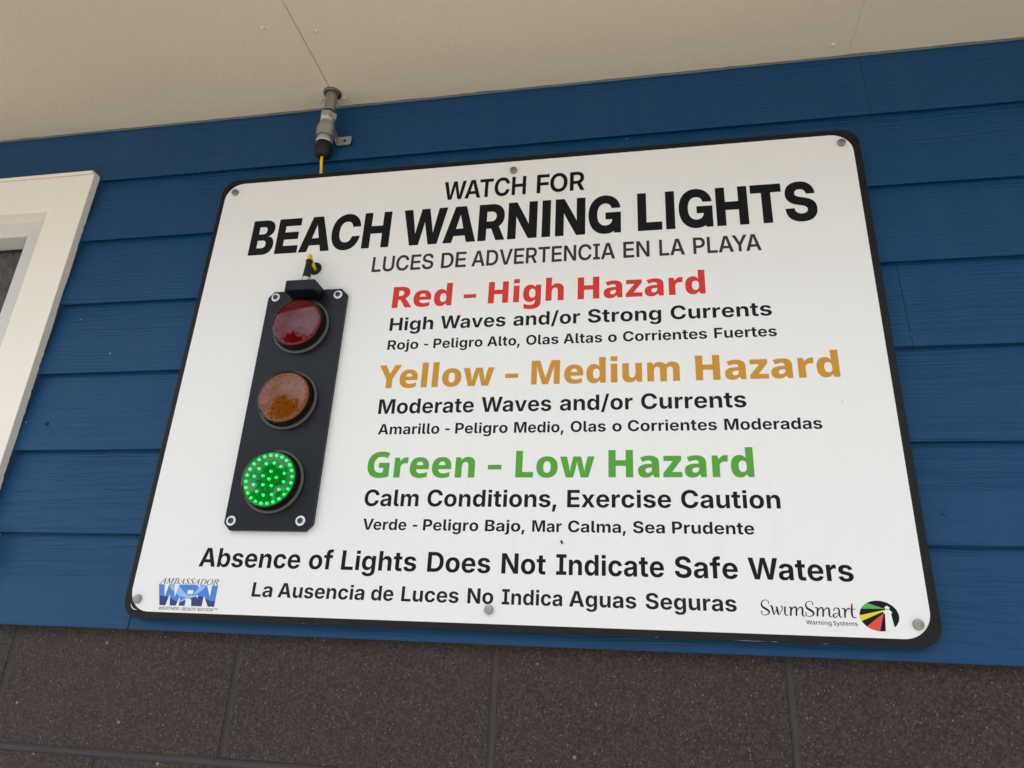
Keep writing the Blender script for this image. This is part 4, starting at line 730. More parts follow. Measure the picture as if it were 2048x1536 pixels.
# ------------------------------------------------------------------ ground
def grid_sheet(name, x0, x1, y0, y1, z, mat):
    bm = bmesh.new()
    bm.faces.new([bm.verts.new(p) for p in ((x0, y0, z), (x1, y0, z), (x1, y1, z), (x0, y1, z))])
    return tag(obj(name, bm, mat), kind='structure')
grid_sheet('ground', -400, 400, -400, 400, 0.0, M_GROUND)
bm = bmesh.new()
box(bm, -9, 8, -3.2, 0.06, -EYE - 0.05, -EYE + 0.10, 0.01)
tag(obj('pavement', bm, M_PAVE), kind='structure')

# ------------------------------------------------------------------ building
YL, YB = 0.016, 0.0272          # lap edge and back of the boards behind the front of the sign
ZS = 1.1222                    # underside of the soffit
X0, X1 = -6.0, 5.0
SOFFIT_OUT = -0.74
building = thing('building', 'beach building with blue lap siding, dark block base and beige soffit', 'building', (-0.5, 2.0, 0.0))

laps = [0.0448 + 0.1545 * i for i in range(7)]        # lower edges of the seven courses
laps = [0.0446, 0.2000, 0.3525, 0.5086, 0.6627, 0.8155, 0.9725]
tops = laps[1:] + [ZS]
WIN_L, WIN_R = -2.35, -1.1755                          # opening behind the window casing
CAS_TOP = 0.9835
breaks = {0: [-3.3, -0.8435, 2.3], 1: [-4.0, 1.9], 2: [-3.1, 1.4], 3: [-4.2, 0.4115], 4: [-3.3, 1.7], 5: [-3.9, 2.4], 6: [-3.2, 0.4118, 3.2]}
bm = bmesh.new()
def board(bm, xa, xb, z0, z1, i):
    n = max(2, int((xb - xa) / 0.04))
    th = 0.0086
    rows = []
    for k in range(n + 1):
        x = xa + (xb - xa) * k / n
        w = 0.0006 * noise.noise((x * 2.3, i * 5.1, 0)) + 0.00025 * noise.noise((x * 19, i * 3.3, 4))
        d = 0.0007 * noise.noise((x * 1.1, i * 2.7, 9))
        c = 0.0007 * noise.noise((x * 90, i, 2))
        prof = [(YL + 0.0022 + d, z0 + w - 0.0002), (YL + 0.0007 + d, z0 + w + 0.0001 + 0.2 * c), (YL + d, z0 + w + 0.0010), (YL + 0.0002 + d, z0 + w + 0.006),
                (YB - 0.0008, z1 - 0.004), (YB + 0.0004, z1 + 0.0165), (YB + 0.0004 + th, z1 + 0.0165), (YB + 0.0002, z0 + 0.0175), (YL + 0.0046 + d, z0 + w + 0.0006)]
        rows.append([bm.verts.new((x, y, z + Z)) for y, z in prof])
    for p, q in zip(rows, rows[1:]):
        for j in range(len(p)):
            bm.faces.new((p[j], q[j], q[(j + 1) % len(p)], p[(j + 1) % len(p)]))
    bm.faces.new(rows[0]); bm.faces.new(list(reversed(rows[-1])))
for i, (z0, z1) in enumerate(zip(laps, tops)):
    last = i == len(laps) - 1
    zt = z1 - 0.0172 if last else z1
    cuts = [X0] + breaks[i] + [X1]
    if z0 < CAS_TOP - 0.01 and not last:
        spans = []
        for a, b in zip(cuts, cuts[1:]):
            if a < WIN_L: spans.append((a, min(b, WIN_L)))
            if b > WIN_R: spans.append((max(a, WIN_R), b))
    else:
        spans = list(zip(cuts, cuts[1:]))
    for a, b in spans:
        gp = 0.0010 if i == 0 else 0.00035
        board(bm, a + gp, b - gp, z0, zt, i)
siding = obj('siding', bm, M_SIDING, building, smooth=True, angle=30)
# nail heads, painted over, and one dark insect hole
for px, pz in ((-1.1438, 0.687), (-1.1465, 0.532), (-1.149, 0.374), (0.414, 0.680), (0.414, 0.247), (0.412, 0.53), (0.47, 0.075), (-0.62, 0.99), (0.43, 0.99)):
    bm = bmesh.new()
    lathe(bm, [(0.0046, 0.0), (0.0044, -0.0006), (0.0032, -0.0012), (0.001, -0.0014)], px, YL + 0.0022, pz, n=16)
    obj('nail_head', bm, M_SIDING, siding, smooth=True)
bm = bmesh.new()
flatpts = [(-1.1195 + 0.0042 * math.cos(a) * (0.7 + 0.5 * random.random()), 0.4055 + 0.0036 * math.sin(a) * (0.7 + 0.5 * random.random())) for a in (2 * math.pi * k / 11 for k in range(11))]
prism(bm, flatpts, YL + 0.0015, YL + 0.004)
obj('hole', bm, M_HOLE, siding)

# sealant along the soffit, uneven by hand
bm = bmesh.new()
rows = []
nx = 700
for k in range(nx + 1):
    x = X0 + (X1 - X0) * k / nx
    lo = 0.0020 + 0.0009 * noise.noise((x * 6, 1, 0)) + 0.0007 * noise.noise((x * 34, 3, 0))
    up = 0.0014 * noise.noise((x * 11, 7, 0)) + 0.0009 * noise.noise((x * 60, 9, 0))
    up = max(up, 0) + 0.0004
    rows.append([bm.verts.new((x, y, z + Z)) for y, z in ((0.0262, ZS - lo - 0.0008), (0.0250, ZS - lo), (0.0242, ZS - 0.0010), (0.0234 - 2 * up, ZS - 0.0003), (0.028, ZS - 0.0003))])
for p, q in zip(rows, rows[1:]):
    for j in range(4):
        bm.faces.new((p[j], q[j], q[j + 1], p[j + 1]))
obj('soffit_sealant', bm, M_GRAIN_CAULK, building, smooth=True, angle=60)

# soffit: panels with an open joint above the pipe
bm = bmesh.new()
SEAM = -0.6333
def panel(xa, xb):
    vs = [bm.verts.new((x, y, ZS + Z + dz)) for (x, y) in ((xa, SOFFIT_OUT), (xb, SOFFIT_OUT), (xb, 0.034), (xa, 0.034)) for dz in (0.0, 0.009)]
    a = vs[0::2]; b = vs[1::2]
    f = bm.faces.new(a); bm.faces.new(list(reversed(b)))
    for i in range(4):
        bm.faces.new((a[i], b[i], b[(i + 1) % 4], a[(i + 1) % 4]))
    bmesh.ops.bevel(bm, geom=list(f.edges), offset=0.0009, segments=2, affect='EDGES')
panel(X0 - 0.4, -3.0712)
panel(-3.0700, SEAM - 0.0004)
panel(SEAM + 0.0004, 1.805)
panel(1.8062, X1 + 0.4)
soffit = obj('soffit', bm, M_SOFFIT, building)
for px, py in ((-0.6645, -0.001), (-0.6145, 0.0015), (0.36, -0.004), (-0.70, -0.19), (-0.60, -0.17)):
    bm = bmesh.new()
    lathe(bm, [(0.0046, 0.0), (0.0040, -0.0014), (0.0024, -0.0024), (0.0006, -0.0027)], px, py, ZS + 0.0002, axis='Z', n=14)
    for q in bm.verts:
        q.co += Vector((noise.noise(q.co * 300), noise.noise(q.co * 310 + Vector((3, 1, 2))), 0)) * 0.0014
    obj('paint_drip', bm, M_SOFFIT, soffit, smooth=True)
bm = bmesh.new()
prev = None
for k in range(25):
    t = 0.006 * k
    x, y = 0.392 + 0.004 * noise.noise((t * 40, 2, 2)) + 0.001 * noise.noise((t * 300, 5, 2)), 0.008 - t
    wd = 0.00022 + 0.00018 * noise.noise((t * 90, 7, 2))
    cur = [bm.verts.new((x - wd, y, ZS + Z - 0.00025)), bm.verts.new((x + wd, y, ZS + Z - 0.00025))]
    if prev:
        bm.faces.new((prev[0], prev[1], cur[1], cur[0]))
    prev = cur
obj('hairline_crack', bm, plain('crack_shadow', (0.30, 0.24, 0.18), 0.9).m, soffit)
bm = bmesh.new()
box(bm, X0 - 0.42, X1 + 0.42, SOFFIT_OUT - 0.03, SOFFIT_OUT - 0.001, ZS - 0.012, ZS + 0.22, 0.003)
obj('fascia', bm, M_TRIM, building)

# out-of-view roof and outer walls, added to block stray light; front sheathing
bm = bmesh.new()
v = [bm.verts.new((x, y, z)) for x in (X0 - 0.6, X1 + 0.6) for y, z in ((SOFFIT_OUT - 0.12, ZS + Z + 0.19), (2.4, ZS + Z + 1.9), (5.9, ZS + Z + 0.19), (5.9, ZS + Z + 0.05), (2.4, ZS + Z + 1.75), (SOFFIT_OUT - 0.02, ZS + Z + 0.06))]
for j in range(6):
    bm.faces.new((v[j], v[6 + j], v[6 + (j + 1) % 6], v[(j + 1) % 6]))
bm.faces.new(v[:6]); bm.faces.new(list(reversed(v[6:])))
obj('unseen_roof', bm, M_ROOF, building)
bm = bmesh.new()
def wallbox(xa, xb, ya, yb, za, zb):
    box(bm, xa, xb, ya, yb, za, zb)
wallbox(X0, WIN_L + 0.08, 0.0355, 0.15, 0.075, ZS + 0.12)
wallbox(WIN_R - 0.08, X1, 0.0355, 0.15, 0.075, ZS + 0.12)
wallbox(WIN_L + 0.0802, WIN_R - 0.0802, 0.0355, 0.15, 0.92, ZS + 0.12)
wallbox(WIN_L + 0.0802, WIN_R - 0.0802, 0.0355, 0.15, 0.075, 0.20)
wallbox(X0, X0 + 0.15, 0.152, 4.8, -EYE, ZS + 0.12)
wallbox(X1 - 0.15, X1, 0.152, 4.8, -EYE, ZS + 0.12)
wallbox(X0, X1, 4.8, 4.95, -EYE, ZS + 0.12)
obj('wall', bm, M_SHEATH, building)

# block base: running bond, chamfered blocks over a recessed mortar bed
YS = 0.0345
BW, BJ, BH = 0.4175, 0.0105, 0.2005
bm = bmesh.new()
row_top = 0.0615
bmm = bmesh.new()
for r in range(9):
    zt = row_top - r * BH - BJ / 2
    zb = zt - (BH - BJ)
    if zb < -EYE: zb = -EYE
    off = -0.2315 if r % 2 == 0 else -0.2315 + BW / 2
    k0 = int((X0 - off) / BW)
    for k in range(k0, int((X1 - off) / BW)):
        xa = off + k * BW + BJ / 2; xb = xa + BW - BJ
        j = [0.0007 * (random.random() - 0.5) for _ in range(4)]
        near = -1.6 < xa < 1.2 and r < 3
        box(bm, xa + j[0], xb + j[1], YS + abs(j[2]), YS + 0.05, zb + j[3], zt + j[2], 0.0016 if near else 0.0, 2)
blocks = obj('block_base', bm, M_BLOCK, building)
# concave joints
bm = bmesh.new()
wallbox_m = lambda xa, xb, za, zb: box(bm, xa, xb, YS + 0.0066, YS + 0.0492, za, zb)
wallbox_m(X0, X1, -EYE, row_top + 0.02)
def joint(bm, a, b, vertical):
    n = 7
    L = 60
    prev = None
    for s in range(L + 1):
        t = a[0] + (b[0] - a[0]) * s / L if not vertical else a[1] + (b[1] - a[1]) * s / L
        ring = []
        for q in range(n):
            u = -1 + 2 * q / (n - 1)
            wv = BJ / 2 * u + 0.0004 * noise.noise((t * 30, q * 0.2, a[0] * 3 + a[1] * 7))
            dep = YS + 0.0062 - 0.0048 * (abs(u) ** 2.2) + 0.0005 * noise.noise((t * 45, u, a[1] * 9))
            if vertical: ring.append(bm.verts.new((a[0] + wv, dep, t + Z)))
            else: ring.append(bm.verts.new((t, dep, a[1] + wv + Z)))
        if prev:
            for q in range(n - 1):
                bm.faces.new((prev[q], ring[q], ring[q + 1], prev[q + 1]))
        prev = ring
for r in range(3):
    zt = row_top - r * BH
    joint(bm, (-1.9, zt), (1.5, zt), False)
    off = -0.2315 if r % 2 == 0 else -0.2315 + BW / 2
    for k in range(-5, 5):
        joint(bm, (off + k * BW, zt - BJ / 2 + 0.0004), (off + k * BW, zt - BH + BJ / 2 - 0.0004), True)
obj('mortar', bm, M_MORTAR, blocks, smooth=True, angle=70)

# ------------------------------------------------------------------ window
casing_y = 0.0
win = bmesh.new()
CI, CO = -1.2628, -1.1736                  # inner and outer edge of the casing leg
HB, HT = 0.8869, 0.9792                    # underside and top of the head casing
LI, LO = -2.2632, -2.3524
SB, ST_ = 0.13, 0.20
window = bpy.data.objects.new('window', None)
window.empty_display_size = 0.1
C.objects.link(window)
window.parent = building
wm = bmesh.new()
box(wm, CI, CO, casing_y, 0.034, ST_ + 0.0004, HB - 0.0003, 0.0012)
box(wm, LO, LI, casing_y, 0.034, ST_ + 0.0004, HB - 0.0003, 0.0012)
box(wm, LO, CO, casing_y - 0.0003, 0.034, HB, HT, 0.0012)
box(wm, LO - 0.02, CO + 0.02, casing_y - 0.02, 0.034, SB, ST_, 0.002)
obj('casing', wm, M_TRIM, window)
wm = bmesh.new()
box(wm, LO - 0.004, CO - 0.0012, casing_y - 0.0055, 0.030, HT + 0.0002, HT + 0.0040, 0.0006)
box(wm, LO - 0.004, CO - 0.0012, casing_y - 0.0055, casing_y - 0.0035, HT - 0.0035, HT + 0.0001, 0.0004)
obj('head_flashing', wm, M_TRIM, window)
# sash: welded frame set back in the opening, top rail and stile meeting in a mitre
FY, GY = 0.032, 0.080
wm = bmesh.new()
FI, FT = -1.3290, 0.8495
def sash_bar(pts):
    prism(wm, pts, FY, GY + 0.02, 0.0008)
xr, xl, zt_, zb_ = CI + 0.01, LI - 0.01, HB + 0.006, ST_ - 0.005
ix1, ix0, iz1, iz0 = FI, LI + 0.066, FT, ST_ + 0.055
g = 0.00025
sash_bar([(xl + g, zt_), (xr - g, zt_), (ix1 - g, iz1), (ix0 + g, iz1)])
sash_bar([(xr, zt_ - g), (xr, zb_ + g), (ix1, iz0 + g), (ix1, iz1 - g)])
sash_bar([(xl, zb_ + g), (xl, zt_ - g), (ix0, iz1 - g), (ix0, iz0 + g)])
sash_bar([(xr - g, zb_), (xl + g, zb_), (ix0 + g, iz0), (ix1 - g, iz0)])
sash = obj('sash', wm, M_ALU, window)
wm = bmesh.new()
box(wm, ix0 - 0.005, ix1 + 0.005, GY, GY + 0.006, iz0 - 0.005, iz1 + 0.005)
obj('pane', wm, M_GLASS, sash)
wm = bmesh.new()
box(wm, ix0 + 0.0004, ix1 - 0.0004, GY - 0.003, GY - 0.0004, iz1 - 0.0055, iz1 - 0.0004)
box(wm, ix1 - 0.005, ix1 - 0.0004, GY - 0.003, GY - 0.0004, iz0 + 0.0004, iz1 - 0.0058)
obj('glazing_gasket', wm, M_DARKGAP, sash)
# painted sealant between casing and boards
bm = bmesh.new()
rows = []
for k in range(520):
    z = 0.10 + k * (HT - 0.10) / 519
    w = 0.0030 + 0.0016 * noise.noise((z * 14, 2, 5)) + 0.0014 * noise.noise((z * 90, 8, 1))
    rows.append([bm.verts.new((x, y, z + Z)) for x, y in ((CO + 0.0001, 0.0190 - w), (CO + 0.0012, 0.0200 - 0.4 * w), (CO + 0.4 * w + 0.0012, 0.0232), (CO + 0.004, 0.0262))])
for p, q in zip(rows, rows[1:]):
    for j in range(3):
        bm.faces.new((p[j], q[j], q[j + 1], p[j + 1]))
obj('casing_sealant', bm, M_BLUECAULK, window, smooth=True, angle=60)

# ------------------------------------------------------------------ the sign
SX0, SX1, SZ0, SZ1 = -0.8492, 0.3786, 0.0616, 0.9272
sign = thing('warning_sign', 'large white beach warning sign with black border and lettering on blue siding', 'sign', (-0.2353, 0.0, Z + SZ0))
T_BOARD = 0.0085
bm = bmesh.new()
prism(bm, round_rect(SX0, SX1, SZ0, SZ1, 0.031, 12), 0.0004, T_BOARD, 0.0007)
obj('board', bm, M_BOARD, sign)
bm = bmesh.new()
flat(bm, round_rect(-0.8394, 0.3667, 0.0722, 0.9166, 0.037, 14), 0.0)
face = obj('white_face', bm, M_FACE, sign)

def flatten(contour):
    pts = []
    for tok in contour.split():
        on = not tok.endswith('*')
        x, y = tok.rstrip('*').split(',')
        pts.append((int(x), int(y), on))
    full = []
    n = len(pts)
    for i in range(n):
        a, b = pts[i], pts[(i + 1) % n]
        full.append(a)
        if not a[2] and not b[2]:
            full.append(((a[0] + b[0]) / 2, (a[1] + b[1]) / 2, True))
    s = next(i for i, p in enumerate(full) if p[2])
    full = full[s:] + full[:s] + [full[s]]
    out = []
    i = 0
    while i < len(full) - 1:
        if full[i + 1][2]:
            out.append(full[i][:2]); i += 1
        else:
            p0, p1, p2 = full[i], full[i + 1], full[i + 2]
            for k in range(6):
                t = k / 6
                out.append(tuple((1 - t) ** 2 * p0[q] + 2 * t * (1 - t) * p1[q] + t * t * p2[q] for q in (0, 1)))
            i += 2
    return out

def area(p):
    return sum(a[0] * b[1] - b[0] * a[1] for a, b in zip(p, p[1:] + p[:1])) / 2

def inside(pt, poly):
    x, y = pt
    r = False
    for (ax, ay), (bx, by) in zip(poly, poly[1:] + poly[:1]):
        if (ay > y) != (by > y) and ax + (y - ay) / (by - ay) * (bx - ax) > x:
            r = not r
    return r

def fill_shapes(name, shapes, mat, parent, y):
    """shapes: lists of [outer, hole, hole...] in X, Z; becomes one flat printed mesh"""
    cu = bpy.data.curves.new(name, 'CURVE')
    cu.dimensions = '2D'
    cu.fill_mode = 'BOTH'
    verts, faces = [], []
    for si, shape in enumerate(shapes):
        cu.splines.clear()
        for c in shape:
            sp = cu.splines.new('POLY')
            sp.points.add(len(c) - 1)
            for q, (x, z) in zip(sp.points, c):
                q.co = (x * 100, z * 100, 0, 1)
            sp.use_cyclic_u = True
        o = bpy.data.objects.new('shape', cu)
        me = o.to_mesh()
        n0 = len(verts)
        dy = -0.000012 * (si % 3)
        for q in me.vertices:
            verts.append((q.co.x / 100, y + dy, q.co.y / 100 + Z))
        for p in me.polygons:
            ids = [n0 + i for i in p.vertices]
            faces.append(ids)
        o.to_mesh_clear()
        bpy.data.objects.remove(o)
    bpy.data.curves.remove(cu)
    me = bpy.data.meshes.new(name)
    me.from_pydata(verts, [], faces)
    bm = bmesh.new(); bm.from_mesh(me)
    for f in bm.faces:
        f.normal_update()
        if f.normal.y > 0: f.normal_flip()
    bm.to_mesh(me); bm.free()
    return new_obj(name, me, parent, mat)

def letter_shapes(style, ch, px, base, sx, sy, slant):
    cs = [flatten(c) for c in GLYPHS[style + ch].split('|')]
    big = max(cs, key=lambda c: abs(area(c)))
    sgn = 1 if area(big) > 0 else -1
    outs = [c for c in cs if area(c) * sgn > 0]
    holes = [c for c in cs if area(c) * sgn <= 0]
    tr = lambda c: [(px + (x + slant * y) * sx, base + y * sy) for x, y in c]
    res = []
    for o_ in outs:
        res.append([tr(o_)] + [tr(h) for h in holes if inside(h[0], o_)])
    return res

PART_LABEL = {'red': 'red heading', 'orange': 'amber heading', 'green': 'green heading', 'grey': 'charcoal grey lettering', 'ink': None, 'soft': None}
for name, style, ink, base, sy, slant, words in LINES:
    shapes = []
    for text, px, sx, adv in words:
        for ch, a in zip(text, adv):
            shapes += letter_shapes(style, ch, px + a * sx, base, sx, sy, slant)
    o = fill_shapes('lettering', shapes, INK[ink], face, -0.00014)
    if PART_LABEL[ink]:
        o['label'] = PART_LABEL[ink] + ' printed on the white face'

def stroke_poly(st):
    P = catmull([(x, z, w) for x, z, w in st], 7)
    L, R_ = [], []
    for i, p in enumerate(P):
        d = (P[min(i + 1, len(P) - 1)] - P[max(i - 1, 0)]); d.z = 0
        d.normalize()
        s = Vector((-d.y, d.x, 0)) * max(p.z, 0.0004) / 2
        L.append((p.x + s.x, p.y + s.y)); R_.append((p.x - s.x, p.y - s.y))
    return L, R_
bm = bmesh.new()
for i, st in enumerate(SCRIPT_STROKES):
    L, R_ = stroke_poly(st)
    y = -0.00014 - 0.000006 * i
    lv = [bm.verts.new((x, y, z + Z)) for x, z in L]; rv = [bm.verts.new((x, y, z + Z)) for x, z in R_]
    for k in range(len(lv) - 1):
        bm.faces.new((lv[k], lv[k + 1], rv[k + 1], rv[k]))
me = bpy.data.meshes.new('lettering'); bm.to_mesh(me); bm.free()
new_obj('lettering', me, face, INK['ink'])

# wave emblem beside the lower left corner
logo = None
wave = []
for k, y in (('mid_blue', -0.00010), ('navy', -0.00016), ('sky_blue', -0.00022), ('white', -0.00028)):
    if k == 'sky_blue':
        pass
    o = fill_shapes('wave_emblem', [[p] for p in WAVE_LOGO[k]], INK.get(k, M_FACE), face, y)
# round beacon emblem
cx, cz, rx, rz = DISC
bm = bmesh.new()
flat(bm, [(cx + rx * math.cos(a), cz + rz * math.sin(a)) for a in (2 * math.pi * k / 96 for k in range(96))], -0.00010)
obj('beacon_emblem', bm, INK['ink'], face)
for k in ('leaf', 'lemon', 'coral'):
    P = BEACON_LOGO[k]
    ang = lambda p: math.atan2((p[1] - cz) / rz, (p[0] - cx) / rx) % (2 * math.pi)
    rim = [p for p in P if math.hypot((p[0] - cx) / rx, (p[1] - cz) / rz) > 0.9]
    a0, a1 = ang(rim[0]), ang(rim[-1])
    arc = [(cx + rx * math.cos(a0 + (a1 - a0) * t / 14), cz + rz * math.sin(a0 + (a1 - a0) * t / 14)) for t in range(15)]
    rest = [p for p in P if p not in rim]
    pts = [rest[0]] + arc + rest[1:]
    fill_shapes('beacon_emblem', [[pts]], INK[k], face, -0.00016)
fill_shapes('beacon_emblem', [[BEACON_LOGO['white']]], M_FACE, face, -0.00022)
fill_shapes('beacon_emblem', [[BEACON_LOGO['black']]], INK['ink'], face, -0.00028)

# six brushed caps
CAPS = [(-0.8181, 0.8946), (-0.2374, 0.8938), (0.3484, 0.8965), (-0.8246, 0.0911), (-0.2378, 0.0921), (0.3492, 0.0910)]
for px, pz in CAPS:
    bm = bmesh.new()
    lathe(bm, [(0.0064, -0.0002), (0.0068, -0.0006), (0.0068, -0.0046), (0.0065, -0.0052), (0.0059, -0.0055), (0.0002, -0.0055)], 0, 0, 0, n=56)
    bmesh.ops.recalc_face_normals(bm, faces=bm.faces)
    me = bpy.data.meshes.new('screw_cap'); bm.to_mesh(me); bm.free()
    for p in me.polygons: p.use_smooth = True
    me.set_sharp_from_angle(angle=math.radians(40))
    me.transform(Matrix.Translation((0, 0, -Z)))
    o = bpy.data.objects.new('screw_cap', me); C.objects.link(o)
    me.materials.append(M_CAP)
    o.parent = sign
    o.location = Vector((px, 0, pz + Z)) - sign.location
    o.rotation_euler = (0, random.uniform(0, 6.28), 0)
# worn ring around the lower left cap
bm = bmesh.new()
for a0, a1, w in ((195, 275, 0.0006),):
    q = []
    for k in range(21):
        a = math.radians(a0 + (a1 - a0) * k / 20); ww = w * math.sin(math.pi * (k + 1) / 22) + 0.00008
        q.append((a, ww))
    for (a, w0), (b, w1) in zip(q, q[1:]):
        bm.faces.new([bm.verts.new((-0.8236 + r * math.cos(t), -0.0002, 0.0872 + Z + r * math.sin(t))) for t, r in ((a, 0.0126 - w0), (a, 0.0126 + w0), (b, 0.0126 + w1), (b, 0.0126 - w1))])
me = bpy.data.meshes.new('scuff'); bm.to_mesh(me); bm.free()
new_obj('scuff', me, sign, M_FACE)
for xa, xb in ((0.112, 0.152), (0.159, 0.170), (0.226, 0.234), (-0.532, -0.527), (-0.512, -0.508), (0.0032, 0.0080)):
    bm = bmesh.new()
    n = 9
    up, dn = [], []
    for k in range(n + 1):
        x = xa + (xb - xa) * k / n
        t = 0.00045 * (0.25 + abs(noise.noise((x * 700, 3, 1)))) * math.sin(math.pi * (k + 0.4) / (n + 0.8))
        up.append(bm.verts.new((x, 0.00028, SZ0 + 0.00095 + t + Z))); dn.append(bm.verts.new((x, 0.00028, SZ0 + 0.00095 - t + Z)))
    for k in range(n):
        bm.faces.new((up[k], dn[k], dn[k + 1], up[k + 1]))
    me = bpy.data.meshes.new('chip'); bm.to_mesh(me); bm.free()
    new_obj('chip', me, sign, M_CHIP)
# rubber grommet where the cable comes through
GX, GZ = -0.6125, 0.7019
bm = bmesh.new()
torus(bm, GX, -0.0012, GZ, 0.0098, 0.0036, 0.9)
lathe(bm, [(0.0066, 0.0), (0.0002, 0.0)], GX, -0.0006, GZ, n=32, cap=(False, True))
obj('grommet', bm, M_RUBBER, sign, smooth=True, angle=80)
# a gnat on the face
gx, gz = -0.1313, 0.1928
fly = bmesh.new()
tube(fly, [(gx - 0.0010, -0.0014, gz + 0.0034), (gx - 0.0002, -0.0016, gz + 0.0014), (gx + 0.0006, -0.0014, gz - 0.0008), (gx + 0.0011, -0.0010, gz - 0.0026)], lambda t: 0.0004 + 0.0010 * math.sin(math.pi * min(1, t * 0.9 + 0.1)) , 10, 5)
for s in (-1, 1):
    for k in (0.2, 0.5, 0.8):
        x0, z0 = gx - 0.001 + 0.002 * k, gz + 0.003 - 0.005 * k
        tube(fly, [(x0, -0.0012, z0), (x0 + s * 0.0012, -0.0016, z0 + 0.0004), (x0 + s * 0.0020, -0.0002, z0 - 0.0003)], 0.00013, 6, 3)
tag(obj('gnat', fly, M_HOLE, smooth=True, origin=(gx, -0.0014, gz + Z)), 'tiny black gnat resting on the white sign below Sea Prudente', 'insect')

# ------------------------------------------------------------------ signal light
PX0, PX1, PZ0, PZ1, CH = -0.6920, -0.5360, 0.2035, 0.6502, 0.0115
PY = -0.0098
signal = thing('signal_light', 'black three-lamp warning light on the white sign, lowest lamp lit green', 'signal light', (-0.614, 0.0, Z + PZ0))
bm = bmesh.new()
prism(bm, [(PX0 + CH, PZ0), (PX1 - CH, PZ0), (PX1, PZ0 + CH), (PX1, PZ1 - CH), (PX1 - CH, PZ1), (PX0 + CH, PZ1), (PX0, PZ1 - CH), (PX0, PZ0 + CH)], PY, -0.0003, 0.0011, 2)
obj('back_plate', bm, M_PLATE, signal)
# connector hood at the top
bm = bmesh.new()
HX0, HX1, HZ0, HZ1, HY = -0.6412, -0.5834, 0.6305, 0.6515, -0.0462
a = 0.0035
outline = [(HX0, PY - 0.0002), (HX0, HY + a), (HX0 + a * 0.3, HY + a * 0.3), (HX0 + a, HY), (HX1 - a, HY), (HX1 - a * 0.3, HY + a * 0.3), (HX1, HY + a), (HX1, PY - 0.0002)]
lo = [bm.verts.new((x, y, HZ0 + Z)) for x, y in outline]; hi = [bm.verts.new((x, y, HZ1 + Z)) for x, y in outline]
f0 = bm.faces.new(lo); f1 = bm.faces.new(list(reversed(hi)))
for i in range(len(outline)):
    bm.faces.new((lo[i], lo[(i + 1) % len(lo)], hi[(i + 1) % len(lo)], hi[i]))
bmesh.ops.bevel(bm, geom=list({e for f in (f0, f1) for e in f.edges}), offset=0.0009, segments=2, affect='EDGES')
obj('connector_hood', bm, M_PLATE, signal, smooth=True, angle=25)
# corner screws on white washers
for px, pz in ((-0.6765, 0.6378), (-0.5522, 0.6372), (-0.6792, 0.2188), (-0.5562, 0.2199)):
    bm = bmesh.new()
    lathe(bm, [(0.0083, -0.0001), (0.0083, -0.0011), (0.0078, -0.0016), (0.0040, -0.0016)], px, PY, pz, n=40, cap=(False, True))
    w = obj('washer', bm, M_WASHER, signal, smooth=True)
    bm = bmesh.new()
    lathe(bm, [(0.0048, -0.0017), (0.0048, -0.0026), (0.0042, -0.0036), (0.0028, -0.0040), (0.0024, -0.0038)], px, PY, pz, n=32, cap=(False, False))
    lathe(bm, [(0.0024, -0.0038), (0.0022, -0.0024), (0.0001, -0.0024)], px, PY, pz, n=6, cap=(False, True))
    obj('screw', bm, M_SCREW, w, smooth=True, angle=30)

LAMPS = [
    ('red',   -0.6140, 0.5738, (0.64, 0.046, 0.095), False, 'dark red unlit lamp'),
    ('amber', -0.6143, 0.4302, (0.86, 0.45, 0.13), False, 'amber unlit lamp'),
    ('green', -0.6150, 0.2850, (0.10, 0.66, 0.34), True, 'green lit lamp with glowing dots'),
]
YF = -0.0332           # front of the lenses
R_LENS = 0.0470
M_REFL = plain('lamp_backing', (0.34, 0.315, 0.29), 0.5).m
M_REFL_DARK = plain('lamp_backing_dark', (0.05, 0.27, 0.11), 0.3).m
M_BODY = black_plastic('lamp_body_black', (0.005, 0.005, 0.0055), (0.008, 0.008, 0.009), 0.3)
def led_material(lit):
    if not lit:
        return plain('clear_led', (0.20, 0.185, 0.17), 0.12, coat=0.8).m
    m = Mat('green_led').set(col=(0.02, 0.25, 0.06), rough=0.2, emit=(0.0, 1.0, 0.14), power=3.2)
    return m.m
def led_core():
    return Mat('green_led_core').set(col=(0.3, 0.8, 0.5), rough=0.2, emit=(0.45, 1.0, 0.60), power=9.0).m
